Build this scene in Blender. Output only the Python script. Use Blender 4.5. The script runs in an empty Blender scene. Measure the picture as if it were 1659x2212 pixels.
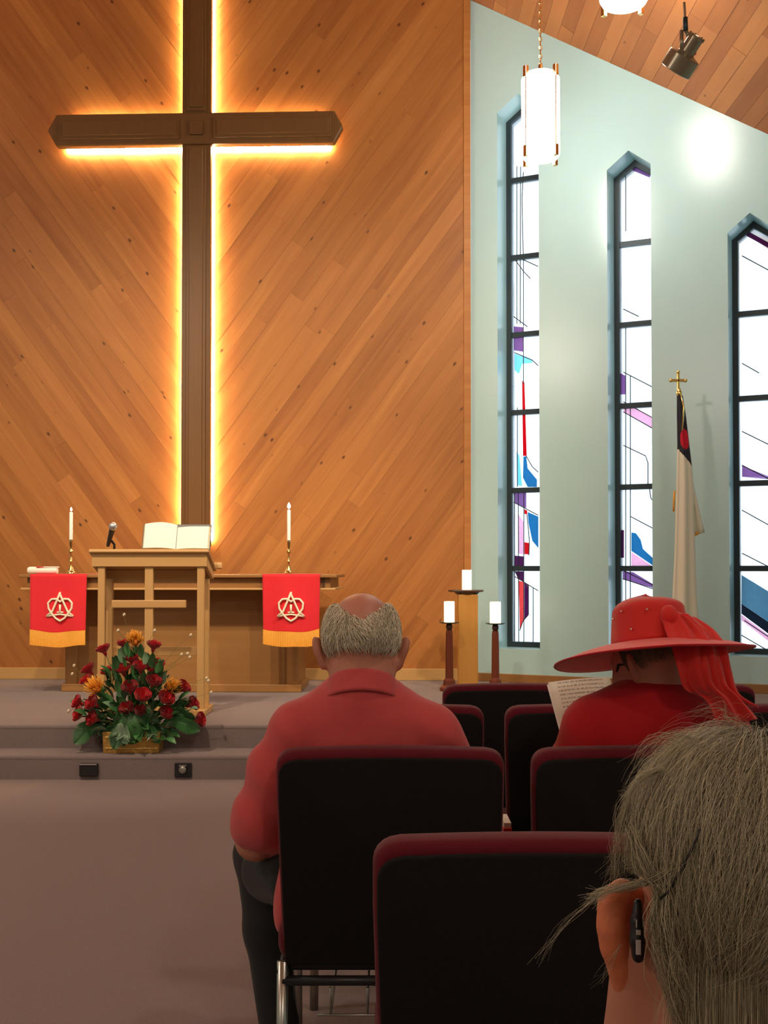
import bpy, bmesh, math, random
import numpy as np
from mathutils import Vector, Matrix, Euler
random.seed(7); RNG = np.random.default_rng(7)
R = math.radians
scene = bpy.context.scene
col = scene.collection

# ------------------------------------------------------------------ camera
F, H, PITCH, HORIZON = 2450.0, 1.24, R(1.2), 1228.0      # focal length in pixels of a 1659x2212 frame, eye height
SH = (HORIZON - 1106.0) - F * math.tan(PITCH)
cam_d = bpy.data.cameras.new('camera'); cam = bpy.data.objects.new('camera', cam_d); col.objects.link(cam)
cam_d.sensor_fit = 'VERTICAL'; cam_d.sensor_height = 36.0; cam_d.sensor_width = 27.0
cam_d.lens = F / 2212.0 * 36.0; cam_d.shift_y = SH / 2212.0; cam_d.clip_start = 0.02
cam.location = (0, 0, H); cam.rotation_euler = (R(90) + PITCH, 0, 0)
scene.camera = cam

# ------------------------------------------------------------------ world (bright overcast daylight) and exposure
world = bpy.data.worlds.new('world'); scene.world = world; world.use_nodes = True
wn = world.node_tree.nodes; wl = world.node_tree.links
wbg = wn['Background']; wbg.inputs['Color'].default_value = (0.80, 0.92, 1.0, 1); wbg.inputs['Strength'].default_value = 2.6
vs = scene.view_settings
vs.view_transform = 'Standard'; vs.look = 'None'; vs.exposure = 0.0; vs.gamma = 1.0; vs.use_curve_mapping = False

# ------------------------------------------------------------------ lamps of the hall outside the frame (ceiling spots, further pendants)
def spot(name, loc, aim, power, size, color=(1.0, 0.80, 0.56), blend=0.8, radius=0.07):
    l = bpy.data.lights.new(name, 'SPOT'); l.energy = power; l.color = color
    l.spot_size = R(size); l.spot_blend = blend; l.shadow_soft_size = radius
    o = bpy.data.objects.new(name, l); col.objects.link(o); o.location = loc
    o.rotation_euler = (Vector(aim) - Vector(loc)).to_track_quat('-Z', 'Y').to_euler()
    return o
def lamp(name, loc, power, color=(1.0, 0.86, 0.68), radius=0.17):
    l = bpy.data.lights.new(name, 'POINT'); l.energy = power; l.color = color; l.shadow_soft_size = radius
    o = bpy.data.objects.new(name, l); col.objects.link(o); o.location = loc
    return o
spot('ceiling_spot', (-3.9, 4.2, 5.2), (-2.5, 9.8, 1.3), 450, 54, blend=1.0)
spot('ceiling_spot', (-1.3, 3.6, 5.9), (-1.4, 9.8, 1.5), 540, 56, blend=1.0)
spot('ceiling_spot', (0.9, 4.2, 5.2), (-0.3, 9.7, 1.8), 490, 54, blend=1.0)
spot('ceiling_spot', (-2.3, 3.6, 6.4), (-1.8, 7.6, 0.6), 900, 38, blend=1.0)
NAVE = (1.0, 0.90, 0.78)
lamp('pendant_lamp', (-4.9, 7.1, 5.0), 45, NAVE, 0.3)
lamp('pendant_lamp', (-4.6, 2.6, 4.6), 150, NAVE)
lamp('pendant_lamp', (1.9, 2.0, 4.5), 75, NAVE)
lamp('pendant_lamp', (-4.6, -2.0, 4.6), 130, NAVE)
lamp('pendant_lamp', (1.6, -2.4, 4.4), 120, NAVE)

# ------------------------------------------------------------------ pixel helpers (1659x2212 frame -> point at a real depth)
def ray(px, py):
    u = (px - 829.5) / F; v = (1106.0 - py + SH) / F
    return Vector((u, math.cos(PITCH) - v * math.sin(PITCH), math.sin(PITCH) + v * math.cos(PITCH)))
def at(px, py, d):
    r = ray(px, py); return Vector((r.x, r.y, r.z)) * (d / r.y) + Vector((0, 0, H))
def depth_on(py, z):
    r = ray(829.5, py); return r.y * (z - H) / r.z
def hit(px, py, p0, n):
    r = ray(px, py); o = Vector((0, 0, H)); return o + r * ((Vector(p0) - o).dot(n) / r.dot(n))

# ------------------------------------------------------------------ materials
def new_mat(name):
    m = bpy.data.materials.new(name); m.use_nodes = True
    nt = m.node_tree; return m, nt.nodes, nt.links, nt.nodes['Principled BSDF']
def rgba(c): return (c[0], c[1], c[2], 1.0)
def srgb(r, g, b):
    f = lambda c: (c / 255 / 12.92) if c / 255 <= 0.04045 else ((c / 255 + 0.055) / 1.055) ** 2.4
    return (f(r), f(g), f(b))
def mat(name, c, rough=0.6, metal=0.0, vary=0.0, scale=8.0, bump=0.0, bscale=200.0, sheen=0.0, spec=0.5, coat=0.0, rand=0.0):
    m, n, l, b = new_mat(name)
    b.inputs['Base Color'].default_value = rgba(c); b.inputs['Roughness'].default_value = rough
    b.inputs['Metallic'].default_value = metal; b.inputs['Specular IOR Level'].default_value = spec
    b.inputs['Sheen Weight'].default_value = sheen; b.inputs['Coat Weight'].default_value = coat
    tc = n.new('ShaderNodeTexCoord')
    if vary or rand:
        tx = n.new('ShaderNodeTexNoise'); tx.inputs['Scale'].default_value = scale; tx.inputs['Detail'].default_value = 5
        l.new(tc.outputs['Object'], tx.inputs['Vector'])
        oi = n.new('ShaderNodeObjectInfo')
        ma = n.new('ShaderNodeMath'); ma.operation = 'MULTIPLY_ADD'; ma.inputs[1].default_value = 2 * vary; ma.inputs[2].default_value = 1 - vary
        l.new(tx.outputs['Fac'], ma.inputs[0])
        mb = n.new('ShaderNodeMath'); mb.operation = 'MULTIPLY_ADD'; mb.inputs[1].default_value = 2 * rand; mb.inputs[2].default_value = 1 - rand
        l.new(oi.outputs['Random'], mb.inputs[0])
        mc = n.new('ShaderNodeMath'); mc.operation = 'MULTIPLY'; l.new(ma.outputs[0], mc.inputs[0]); l.new(mb.outputs[0], mc.inputs[1])
        hs = n.new('ShaderNodeHueSaturation'); hs.inputs['Color'].default_value = rgba(c)
        l.new(mc.outputs[0], hs.inputs['Value']); l.new(hs.outputs['Color'], b.inputs['Base Color'])
    if bump:
        bx = n.new('ShaderNodeTexNoise'); bx.inputs['Scale'].default_value = bscale; bx.inputs['Detail'].default_value = 3
        l.new(tc.outputs['Object'], bx.inputs['Vector'])
        bp = n.new('ShaderNodeBump'); bp.inputs['Strength'].default_value = bump; bp.inputs['Distance'].default_value = 0.004
        l.new(bx.outputs['Fac'], bp.inputs['Height']); l.new(bp.outputs['Normal'], b.inputs['Normal'])
    return m
def wood_mat(name, stops, rough=0.35, knots=0.0, grain=1.0, axis=0, coat=0.0, spread=0.8):
    """grain runs along the object's local axis; each board takes its own tone from Object Info > Random"""
    m, n, l, b = new_mat(name)
    tc = n.new('ShaderNodeTexCoord'); oi = n.new('ShaderNodeObjectInfo')
    mp = n.new('ShaderNodeMapping'); sc = [5.5, 5.5, 5.5]; sc[axis] = 0.40; mp.inputs['Scale'].default_value = sc
    off = n.new('ShaderNodeVectorMath'); off.operation = 'SCALE'; off.inputs[0].default_value = (37.0, 91.0, 53.0)
    l.new(oi.outputs['Random'], off.inputs['Scale'])
    ad = n.new('ShaderNodeVectorMath'); ad.operation = 'ADD'
    l.new(tc.outputs['Object'], ad.inputs[0]); l.new(off.outputs[0], ad.inputs[1]); l.new(ad.outputs[0], mp.inputs['Vector'])
    g = n.new('ShaderNodeTexNoise'); g.inputs['Scale'].default_value = 3.0; g.inputs['Detail'].default_value = 6; g.inputs['Distortion'].default_value = 0.6
    l.new(mp.outputs[0], g.inputs['Vector'])
    mix = n.new('ShaderNodeMath'); mix.operation = 'MULTIPLY_ADD'; mix.inputs[1].default_value = 0.55 * grain
    r2 = n.new('ShaderNodeMath'); r2.operation = 'MULTIPLY_ADD'; r2.inputs[1].default_value = spread; r2.inputs[2].default_value = 0.5 - spread / 2 - 0.275 * grain
    l.new(oi.outputs['Random'], r2.inputs[0]); l.new(g.outputs['Fac'], mix.inputs[0]); l.new(r2.outputs[0], mix.inputs[2])
    cr = n.new('ShaderNodeValToRGB'); e = cr.color_ramp.elements
    e[0].position = 0.0; e[0].color = rgba(stops[0]); e[1].position = 1.0; e[1].color = rgba(stops[-1])
    for i, s in enumerate(stops[1:-1]):
        x = e.new((i + 1) / (len(stops) - 1)); x.color = rgba(s)
    l.new(mix.outputs[0], cr.inputs['Fac']); out = cr.outputs['Color']
    if knots:
        kp = n.new('ShaderNodeMapping'); ks = [9.0, 9.0, 9.0]; ks[axis] = 5.0; kp.inputs['Scale'].default_value = ks
        l.new(ad.outputs[0], kp.inputs['Vector'])
        vo = n.new('ShaderNodeTexVoronoi'); vo.inputs['Scale'].default_value = 1.0; l.new(kp.outputs[0], vo.inputs['Vector'])
        kr = n.new('ShaderNodeValToRGB'); k = kr.color_ramp.elements
        k[0].position = 0.05; k[0].color = (1, 1, 1, 1); k[1].position = 0.13; k[1].color = (0, 0, 0, 1)
        l.new(vo.outputs['Distance'], kr.inputs['Fac'])
        km = n.new('ShaderNodeMath'); km.operation = 'MULTIPLY'; km.inputs[1].default_value = knots; sepc = n.new('ShaderNodeSeparateColor'); l.new(vo.outputs['Color'], sepc.inputs[0]); gt = n.new('ShaderNodeMath'); gt.operation = 'GREATER_THAN'; gt.inputs[1].default_value = 0.4; l.new(sepc.outputs[0], gt.inputs[0])
        kk = n.new('ShaderNodeMath'); kk.operation = 'MULTIPLY'; l.new(kr.outputs['Color'], kk.inputs[0]); l.new(gt.outputs[0], kk.inputs[1]); l.new(kk.outputs[0], km.inputs[0])
        mx = n.new('ShaderNodeMix'); mx.data_type = 'RGBA'; mx.inputs['B'].default_value = rgba([c * 0.22 for c in stops[0]])
        l.new(km.outputs[0], mx.inputs['Factor']); l.new(out, mx.inputs['A']); out = mx.outputs['Result']
    l.new(out, b.inputs['Base Color']); b.inputs['Roughness'].default_value = rough; b.inputs['Coat Weight'].default_value = coat
    b.inputs['Coat Roughness'].default_value = 0.25; b.inputs['Specular IOR Level'].default_value = 0.3
    bp = n.new('ShaderNodeBump'); bp.inputs['Strength'].default_value = 0.12; bp.inputs['Distance'].default_value = 0.003
    l.new(g.outputs['Fac'], bp.inputs['Height']); l.new(bp.outputs['Normal'], b.inputs['Normal'])
    return m
def emit(name, c, s):
    m, n, l, b = new_mat(name); b.inputs['Base Color'].default_value = rgba(c)
    b.inputs['Emission Color'].default_value = rgba(c); b.inputs['Emission Strength'].default_value = s; return m
def glass_mat(name, c, diffuse=0.35):
    m = bpy.data.materials.new(name); m.use_nodes = True; n = m.node_tree.nodes; l = m.node_tree.links; n.clear()
    o = n.new('ShaderNodeOutputMaterial'); t = n.new('ShaderNodeBsdfTransparent'); t.inputs['Color'].default_value = rgba(c)
    tr = n.new('ShaderNodeBsdfTranslucent'); tr.inputs['Color'].default_value = rgba(c)
    gl = n.new('ShaderNodeBsdfGlossy'); gl.inputs['Roughness'].default_value = 0.1; gl.inputs['Color'].default_value = (1, 1, 1, 1)
    tc = n.new('ShaderNodeTexCoord'); nz = n.new('ShaderNodeTexNoise'); nz.inputs['Scale'].default_value = 4.0; nz.inputs['Detail'].default_value = 4
    l.new(tc.outputs['Object'], nz.inputs['Vector'])
    rm = n.new('ShaderNodeMath'); rm.operation = 'MULTIPLY'; rm.inputs[1].default_value = diffuse * 2; l.new(nz.outputs['Fac'], rm.inputs[0])
    a = n.new('ShaderNodeMixShader'); l.new(rm.outputs[0], a.inputs[0]); l.new(t.outputs[0], a.inputs[1]); l.new(tr.outputs[0], a.inputs[2])
    b2 = n.new('ShaderNodeMixShader'); b2.inputs[0].default_value = 0.04; l.new(a.outputs[0], b2.inputs[1]); l.new(gl.outputs[0], b2.inputs[2])
    l.new(b2.outputs[0], o.inputs['Surface']); return m
def strand_mat(name, c1, c2, rough=0.45):
    m, n, l, b = new_mat(name); g = n.new('ShaderNodeNewGeometry'); cr = n.new('ShaderNodeValToRGB')
    cr.color_ramp.elements[0].color = rgba(c1); cr.color_ramp.elements[1].color = rgba(c2)
    l.new(g.outputs['Random Per Island'], cr.inputs['Fac']); l.new(cr.outputs['Color'], b.inputs['Base Color'])
    b.inputs['Roughness'].default_value = rough; return m
def sheer_mat(name, c, through=0.35):
    m, n, l, b = new_mat(name); b.inputs['Base Color'].default_value = rgba(c); b.inputs['Roughness'].default_value = 0.7
    b.inputs['Sheen Weight'].default_value = 0.5; o = n['Material Output']
    t = n.new('ShaderNodeBsdfTranslucent'); t.inputs['Color'].default_value = rgba(c); x = n.new('ShaderNodeMixShader'); x.inputs[0].default_value = through
    l.new(b.outputs[0], x.inputs[1]); l.new(t.outputs[0], x.inputs[2]); l.new(x.outputs[0], o.inputs['Surface']); return m

M = {}
PINE = [(0.26, 0.088, 0.020), (0.38, 0.143, 0.034), (0.48, 0.195, 0.048), (0.60, 0.275, 0.076)]
M['pine'] = wood_mat('knotty_pine', PINE, rough=0.5, knots=0.9, spread=0.38, grain=1.5)
M['pine_ceiling'] = wood_mat('ceiling_pine', [(0.27, 0.09, 0.026), (0.36, 0.135, 0.04), (0.46, 0.19, 0.06)], rough=0.45, knots=0.6)
M['backing'] = mat('dark_backing', (0.10, 0.045, 0.018), 0.8)
OAK = [(0.48, 0.27, 0.095), (0.57, 0.34, 0.13), (0.64, 0.41, 0.17)]
M['oak'] = wood_mat('honey_oak', OAK, rough=0.4, spread=0.25, axis=2, grain=0.8)
M['oak_x'] = wood_mat('honey_oak_long', OAK, rough=0.4, spread=0.25, axis=0, grain=0.8)
M['table_oak'] = wood_mat('table_oak', [(0.22, 0.10, 0.032), (0.29, 0.14, 0.045), (0.35, 0.18, 0.06)], rough=0.45, spread=0.25, axis=0)
M['cross_wood'] = wood_mat('cross_wood', [(0.13, 0.062, 0.020), (0.17, 0.083, 0.027), (0.21, 0.105, 0.034)], rough=0.35, spread=0.3, axis=2)
M['dark_red_wood'] = wood_mat('mahogany', [(0.10, 0.022, 0.012), (0.15, 0.035, 0.018), (0.21, 0.055, 0.028)], rough=0.35, axis=2)
M['post_oak'] = wood_mat('post_oak', [(0.40, 0.18, 0.035), (0.48, 0.23, 0.05), (0.55, 0.28, 0.07)], rough=0.4, axis=2)
M['dark_wood'] = mat('dark_plate_wood', (0.07, 0.035, 0.02), 0.4, vary=0.2)
M['paint'] = mat('pale_mint_paint', (0.44, 0.665, 0.69), 0.23, vary=0.03, scale=3, bump=0.04, bscale=90, spec=0.75)
M['paint_plain'] = mat('plain_paint', (0.50, 0.47, 0.42), 0.7)
M['carpet'] = mat('mauve_carpet', (0.250, 0.190, 0.183), 0.95, vary=0.22, scale=130, bump=0.5, bscale=320, sheen=0.15, spec=0.1)
M['carpet_step'] = mat('grey_brown_carpet', (0.215, 0.168, 0.165), 0.95, vary=0.22, scale=130, bump=0.5, bscale=320, sheen=0.15, spec=0.1)
M['metal_dark'] = mat('dark_window_metal', (0.028, 0.045, 0.052), 0.45, 0.3)
M['lead'] = mat('lead_came', (0.03, 0.035, 0.04), 0.5, 0.4)
M['brass'] = mat('polished_brass', (0.80, 0.53, 0.20), 0.18, 1.0)
M['gold'] = mat('bright_gold', (0.95, 0.78, 0.30), 0.22, 1.0)
M['gold_foil'] = mat('gold_wicker', (0.50, 0.29, 0.07), 0.33, 0.55, vary=0.35, scale=40, bump=0.8, bscale=60)
M['red_cloth'] = mat('scarlet_cloth', (0.72, 0.008, 0.020), 0.75, vary=0.05, scale=30, sheen=0.3)
M['fringe'] = mat('gold_fringe', (0.85, 0.40, 0.05), 0.6, vary=0.15, scale=80)
M['white_gold'] = mat('embroidered_cream', (0.92, 0.80, 0.62), 0.4)
M['wax'] = mat('white_wax', (0.95, 0.93, 0.88), 0.4)
M['flame'] = emit('candle_flame', (1.0, 0.80, 0.50), 40)
M['led_candle'] = emit('lit_wax', (1.0, 0.86, 0.62), 1.25)
M['led'] = emit('neon_strip', (1.0, 0.78, 0.47), 170)
M['lamp_glass'] = emit('lit_opal_glass', (1.0, 0.95, 0.86), 26)
M['page'] = mat('paper_page', (0.90, 0.88, 0.80), 0.7)
M['page_edge'] = mat('page_edges', (0.78, 0.70, 0.50), 0.8, vary=0.15, scale=300)
M['black'] = mat('black_plastic', (0.012, 0.012, 0.014), 0.4)
M['silver'] = mat('silver_mesh', (0.75, 0.76, 0.78), 0.3, 0.9)
M['steel'] = mat('grey_steel', (0.42, 0.43, 0.40), 0.3, 0.9)
M['bronze'] = mat('bronze_enamel', (0.26, 0.23, 0.16), 0.28, 0.55)
M['maroon'] = mat('maroon_velour', (0.105, 0.006, 0.014), 0.85, vary=0.12, scale=60, sheen=0.12, spec=0.15)
M['black_cloth'] = mat('black_upholstery', (0.010, 0.008, 0.008), 0.9, vary=0.2, scale=120, bump=0.3, bscale=300, spec=0.2)
M['frame_black'] = mat('black_tube', (0.014, 0.015, 0.015), 0.35, 0.2)
M['rose'] = mat('crimson_rose', (0.50, 0.008, 0.016), 0.55, rand=0.3, sheen=0.2)
M['leaf'] = mat('dark_green_leaf', (0.05, 0.16, 0.05), 0.35, vary=0.3, scale=20, rand=0.5)
M['leaf_pale'] = mat('grey_green_leaf', (0.16, 0.30, 0.17), 0.4, rand=0.3)
M['protea'] = mat('orange_protea', (0.92, 0.40, 0.035), 0.5, rand=0.2)
M['protea_tip'] = mat('protea_core', (0.75, 0.20, 0.02), 0.5)
M['stem'] = mat('thin_stem', (0.20, 0.22, 0.07), 0.6)
M['bud'] = mat('cream_bud', (0.9, 0.78, 0.52), 0.5)
M['navy'] = mat('navy_cloth', (0.008, 0.010, 0.028), 0.8, sheen=0.2)
M['flag_white'] = mat('cream_flag_cloth', (0.80, 0.80, 0.66), 0.75, sheen=0.2)
M['flag_red'] = mat('flag_red_cloth', (0.62, 0.006, 0.03), 0.8)
M['skin'] = mat('ruddy_skin', (0.52, 0.22, 0.145), 0.5, vary=0.12, scale=25, bump=0.05, bscale=250)
M['skin_ear'] = mat('ear_skin', (0.66, 0.20, 0.09), 0.5, vary=0.12, scale=25)
M['salmon'] = mat('salmon_red_pique', (0.57, 0.082, 0.085), 0.85, vary=0.07, scale=40, bump=0.25, bscale=500, sheen=0.25, spec=0.2)
M['red_top'] = mat('deep_red_jersey', (0.42, 0.008, 0.014), 0.85, vary=0.06, scale=30, bump=0.2, bscale=500, sheen=0.2, spec=0.2)
M['trousers'] = mat('black_trousers', (0.010, 0.011, 0.014), 0.85, sheen=0.1)
M['hat_red'] = mat('scarlet_straw', (0.70, 0.022, 0.018), 0.6, vary=0.06, scale=60, bump=0.25, bscale=400, sheen=0.3)
M['chiffon'] = sheer_mat('scarlet_chiffon', (0.82, 0.020, 0.014), 0.3)
M['sequin'] = mat('sequin', (0.95, 0.85, 0.85), 0.1, 1.0)
M['hair_man'] = strand_mat('silver_blond_hair', (0.44, 0.385, 0.26), (0.88, 0.82, 0.64))
M['hair_base_man'] = mat('silver_hair_base', (0.50, 0.44, 0.30), 0.7, vary=0.3, scale=40)
M['hair_woman'] = strand_mat('ash_blond_hair', (0.12, 0.105, 0.060), (0.62, 0.57, 0.39), 0.4)
M['hair_base_woman'] = mat('ash_hair_base', (0.16, 0.14, 0.085), 0.6, vary=0.3, scale=60)
M['glass_white'] = glass_mat('clear_stained_glass', (0.93, 0.97, 1.0))
M['glass_blue'] = glass_mat('blue_stained_glass', (0.10, 0.36, 0.56))
M['glass_sky'] = glass_mat('sky_stained_glass', (0.42, 0.78, 0.92))
M['glass_navy'] = glass_mat('slate_stained_glass', (0.035, 0.085, 0.13))
M['glass_red'] = glass_mat('red_stained_glass', (0.75, 0.02, 0.07))
M['glass_salmon'] = glass_mat('salmon_stained_glass', (0.85, 0.22, 0.22))
M['glass_purple'] = glass_mat('plum_stained_glass', (0.24, 0.07, 0.22))
M['glass_mauve'] = glass_mat('mauve_stained_glass', (0.45, 0.28, 0.50))
M['glass_pink'] = glass_mat('pink_stained_glass', (0.92, 0.62, 0.74))
M['glass_grey'] = glass_mat('grey_blue_stained_glass', (0.24, 0.38, 0.46))

# printed page: rows of small grey lines on cream paper
def print_mat():
    m, n, l, b = new_mat('printed_page'); tc = n.new('ShaderNodeTexCoord'); sp = n.new('ShaderNodeSeparateXYZ'); l.new(tc.outputs['Object'], sp.inputs[0])
    w = n.new('ShaderNodeMath'); w.operation = 'MULTIPLY'; w.inputs[1].default_value = 2 * math.pi / 0.011; l.new(sp.outputs['Y'], w.inputs[0])
    s = n.new('ShaderNodeMath'); s.operation = 'SINE'; l.new(w.outputs[0], s.inputs[0])
    g = n.new('ShaderNodeMath'); g.operation = 'GREATER_THAN'; g.inputs[1].default_value = 0.35; l.new(s.outputs[0], g.inputs[0])
    mp = n.new('ShaderNodeMapping'); mp.inputs['Scale'].default_value = (260, 90, 1); l.new(tc.outputs['Object'], mp.inputs['Vector'])
    z = n.new('ShaderNodeTexNoise'); z.inputs['Scale'].default_value = 1; l.new(mp.outputs[0], z.inputs['Vector'])
    g2 = n.new('ShaderNodeMath'); g2.operation = 'GREATER_THAN'; g2.inputs[1].default_value = 0.46; l.new(z.outputs['Fac'], g2.inputs[0])
    ab = n.new('ShaderNodeMath'); ab.operation = 'ABSOLUTE'; l.new(sp.outputs['X'], ab.inputs[0])
    g3 = n.new('ShaderNodeMath'); g3.operation = 'LESS_THAN'; g3.inputs[1].default_value = 0.062; l.new(ab.outputs[0], g3.inputs[0])
    p = n.new('ShaderNodeMath'); p.operation = 'MULTIPLY'; l.new(g.outputs[0], p.inputs[0]); l.new(g2.outputs[0], p.inputs[1])
    q = n.new('ShaderNodeMath'); q.operation = 'MULTIPLY'; l.new(p.outputs[0], q.inputs[0]); l.new(g3.outputs[0], q.inputs[1])
    q2 = n.new('ShaderNodeMath'); q2.operation = 'MULTIPLY'; q2.inputs[1].default_value = 0.6; l.new(q.outputs[0], q2.inputs[0])
    mx = n.new('ShaderNodeMix'); mx.data_type = 'RGBA'; mx.inputs['A'].default_value = (0.80, 0.77, 0.64, 1); mx.inputs['B'].default_value = (0.12, 0.11, 0.10, 1)
    l.new(q2.outputs[0], mx.inputs['Factor']); l.new(mx.outputs['Result'], b.inputs['Base Color']); b.inputs['Roughness'].default_value = 0.8
    return m
M['print'] = print_mat()

# ------------------------------------------------------------------ object helpers
def tag(o, label=None, cat=None, group=None, kind=None):
    if label: o['label'] = label
    if cat: o['category'] = cat
    if group: o['group'] = group
    if kind: o['kind'] = kind
    return o
def empty(name, loc=(0, 0, 0), rz=0.0):
    o = bpy.data.objects.new(name, None); col.objects.link(o); o.location = loc; o.rotation_euler = (0, 0, rz); o.empty_display_size = 0.1
    return o
def link(name, me, m, parent=None, mw=None, smooth=False):
    if m is not None:
        for x in (m if isinstance(m, (list, tuple)) else [m]): me.materials.append(x)
    if smooth:
        me.polygons.foreach_set('use_smooth', [True] * len(me.polygons))
    o = bpy.data.objects.new(name, me); col.objects.link(o)
    if parent is not None: o.parent = parent
    if mw is not None: o.matrix_basis = mw
    return o
def copy_tree(o, parent=None):
    c = o.copy(); col.objects.link(c); c.parent = parent
    for ch in list(o.children): copy_tree(ch, c)
    return c
def xf(loc=(0, 0, 0), rot=(0, 0, 0)): return Matrix.Translation(Vector(loc)) @ Euler(rot).to_matrix().to_4x4()
def frame(o, x, y, z):
    m = Matrix.Identity(4)
    for i, a in enumerate((x, y, z)): m[0][i], m[1][i], m[2][i] = a[0], a[1], a[2]
    m[0][3], m[1][3], m[2][3] = o[0], o[1], o[2]
    return m
class MB:
    def __init__(self): self.v = []; self.f = []
    def add(self, vs, fs):
        k = len(self.v); self.v += [tuple(p) for p in vs]; self.f += [tuple(i + k for i in q) for q in fs]; return self
    def box(self, c, s, m=None):
        x, y, z = s[0] / 2, s[1] / 2, s[2] / 2
        vs = [Vector((a * x, b * y, d * z)) for d in (-1, 1) for a, b in ((-1, -1), (1, -1), (1, 1), (-1, 1))]
        vs = [(m @ p if m else p) + Vector(c) for p in vs]
        return self.add(vs, [(3, 2, 1, 0), (4, 5, 6, 7), (0, 1, 5, 4), (1, 2, 6, 5), (2, 3, 7, 6), (3, 0, 4, 7)])
    def prism(self, poly, z0, z1, m=None):
        n = len(poly)
        a = sum(poly[i][0] * poly[(i + 1) % n][1] - poly[(i + 1) % n][0] * poly[i][1] for i in range(n))
        if a < 0: poly = poly[::-1]
        if z0 > z1: z0, z1 = z1, z0
        vs = [Vector((p[0], p[1], z0)) for p in poly] + [Vector((p[0], p[1], z1)) for p in poly]
        if m: vs = [m @ p for p in vs]
        return self.add(vs, [tuple(range(n))[::-1], tuple(range(n, 2 * n))] + [(i, (i + 1) % n, n + (i + 1) % n, n + i) for i in range(n)])
    def lathe(self, prof, n=20, m=None, cap=True):
        vs = []
        for r, z in prof:
            for i in range(n):
                t = 2 * math.pi * i / n; p = Vector((r * math.cos(t), r * math.sin(t), z)); vs.append(m @ p if m else p)
        fs = [(j * n + i, j * n + (i + 1) % n, (j + 1) * n + (i + 1) % n, (j + 1) * n + i) for j in range(len(prof) - 1) for i in range(n)]
        if cap: fs += [tuple(range(n))[::-1], tuple((len(prof) - 1) * n + i for i in range(n))]
        return self.add(vs, fs)
    def tube(self, pts, r, n=8, closed=False):
        pts = [Vector(p) for p in pts]; N = len(pts); rs = r if isinstance(r, (list, tuple)) else [r] * N; vs = []; up = None
        for i, p in enumerate(pts):
            if closed: t = (pts[(i + 1) % N] - pts[i - 1]).normalized()
            else: t = (pts[min(i + 1, N - 1)] - pts[max(i - 1, 0)]).normalized()
            if up is None: up = t.orthogonal().normalized()
            up = (up - t * up.dot(t)).normalized(); w = t.cross(up)
            for k in range(n):
                a = 2 * math.pi * k / n; vs.append(p + (up * math.cos(a) + w * math.sin(a)) * rs[i])
        S = N if closed else N - 1
        fs = [(i * n + k, i * n + (k + 1) % n, ((i + 1) % N) * n + (k + 1) % n, ((i + 1) % N) * n + k) for i in range(S) for k in range(n)]
        if not closed: fs += [tuple(range(n))[::-1], tuple((N - 1) * n + k for k in range(n))]
        return self.add(vs, fs)
    def sphere(self, c, r, n=12, m=12, sz=1.0, mat4=None):
        pr = [(max(1e-4, math.sin(math.pi * i / m)) * r, -math.cos(math.pi * i / m) * r * sz) for i in range(m + 1)]
        t = Matrix.Translation(Vector(c)) @ (mat4 if mat4 else Matrix.Identity(4))
        return self.lathe(pr, n, t)
    def grid(self, fn, nu, nv, close_u=False):
        vs = [fn(i / (nu if close_u else nu - 1), j / (nv - 1)) for j in range(nv) for i in range(nu)]
        fs = [(j * nu + i, j * nu + (i + 1) % nu, (j + 1) * nu + (i + 1) % nu, (j + 1) * nu + i) for j in range(nv - 1) for i in range(nu if close_u else nu - 1)]
        return self.add(vs, fs)
    def build(self, name, m, parent=None, smooth=False, bevel=0.0, seg=2, mw=None, solid=0.0, sub=0, autosm=None):
        me = bpy.data.meshes.new(name); me.from_pydata(self.v, [], self.f)
        if bevel or solid:
            bm = bmesh.new(); bm.from_mesh(me)
            if bevel:
                bmesh.ops.remove_doubles(bm, verts=bm.verts, dist=1e-5)
                es = [e for e in bm.edges if len(e.link_faces) == 2 and e.calc_face_angle(0) > 0.5]
                bmesh.ops.bevel(bm, geom=es, offset=bevel, segments=seg, affect='EDGES', profile=0.5, clamp_overlap=True)
            if solid:
                bmesh.ops.remove_doubles(bm, verts=bm.verts, dist=1e-6); bmesh.ops.recalc_face_normals(bm, faces=bm.faces); bmesh.ops.solidify(bm, geom=bm.faces[:], thickness=solid)
            bm.to_mesh(me); bm.free()
        o = link(name, me, m, parent, mw, smooth)
        if smooth and autosm:
            me.set_sharp_from_angle(angle=R(autosm))
        if sub:
            s = o.modifiers.new('sub', 'SUBSURF'); s.levels = sub; s.render_levels = sub
        return o
def clip(poly, a, b, c):
    """keep the part of a convex polygon with a*x+b*y <= c"""
    out = []
    for i in range(len(poly)):
        p, q = poly[i], poly[(i + 1) % len(poly)]; dp = a * p[0] + b * p[1] - c; dq = a * q[0] + b * q[1] - c
        if dp <= 0: out.append(p)
        if (dp < 0 < dq) or (dq < 0 < dp):
            t = dp / (dp - dq); out.append((p[0] + t * (q[0] - p[0]), p[1] + t * (q[1] - p[1])))
    return out

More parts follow.
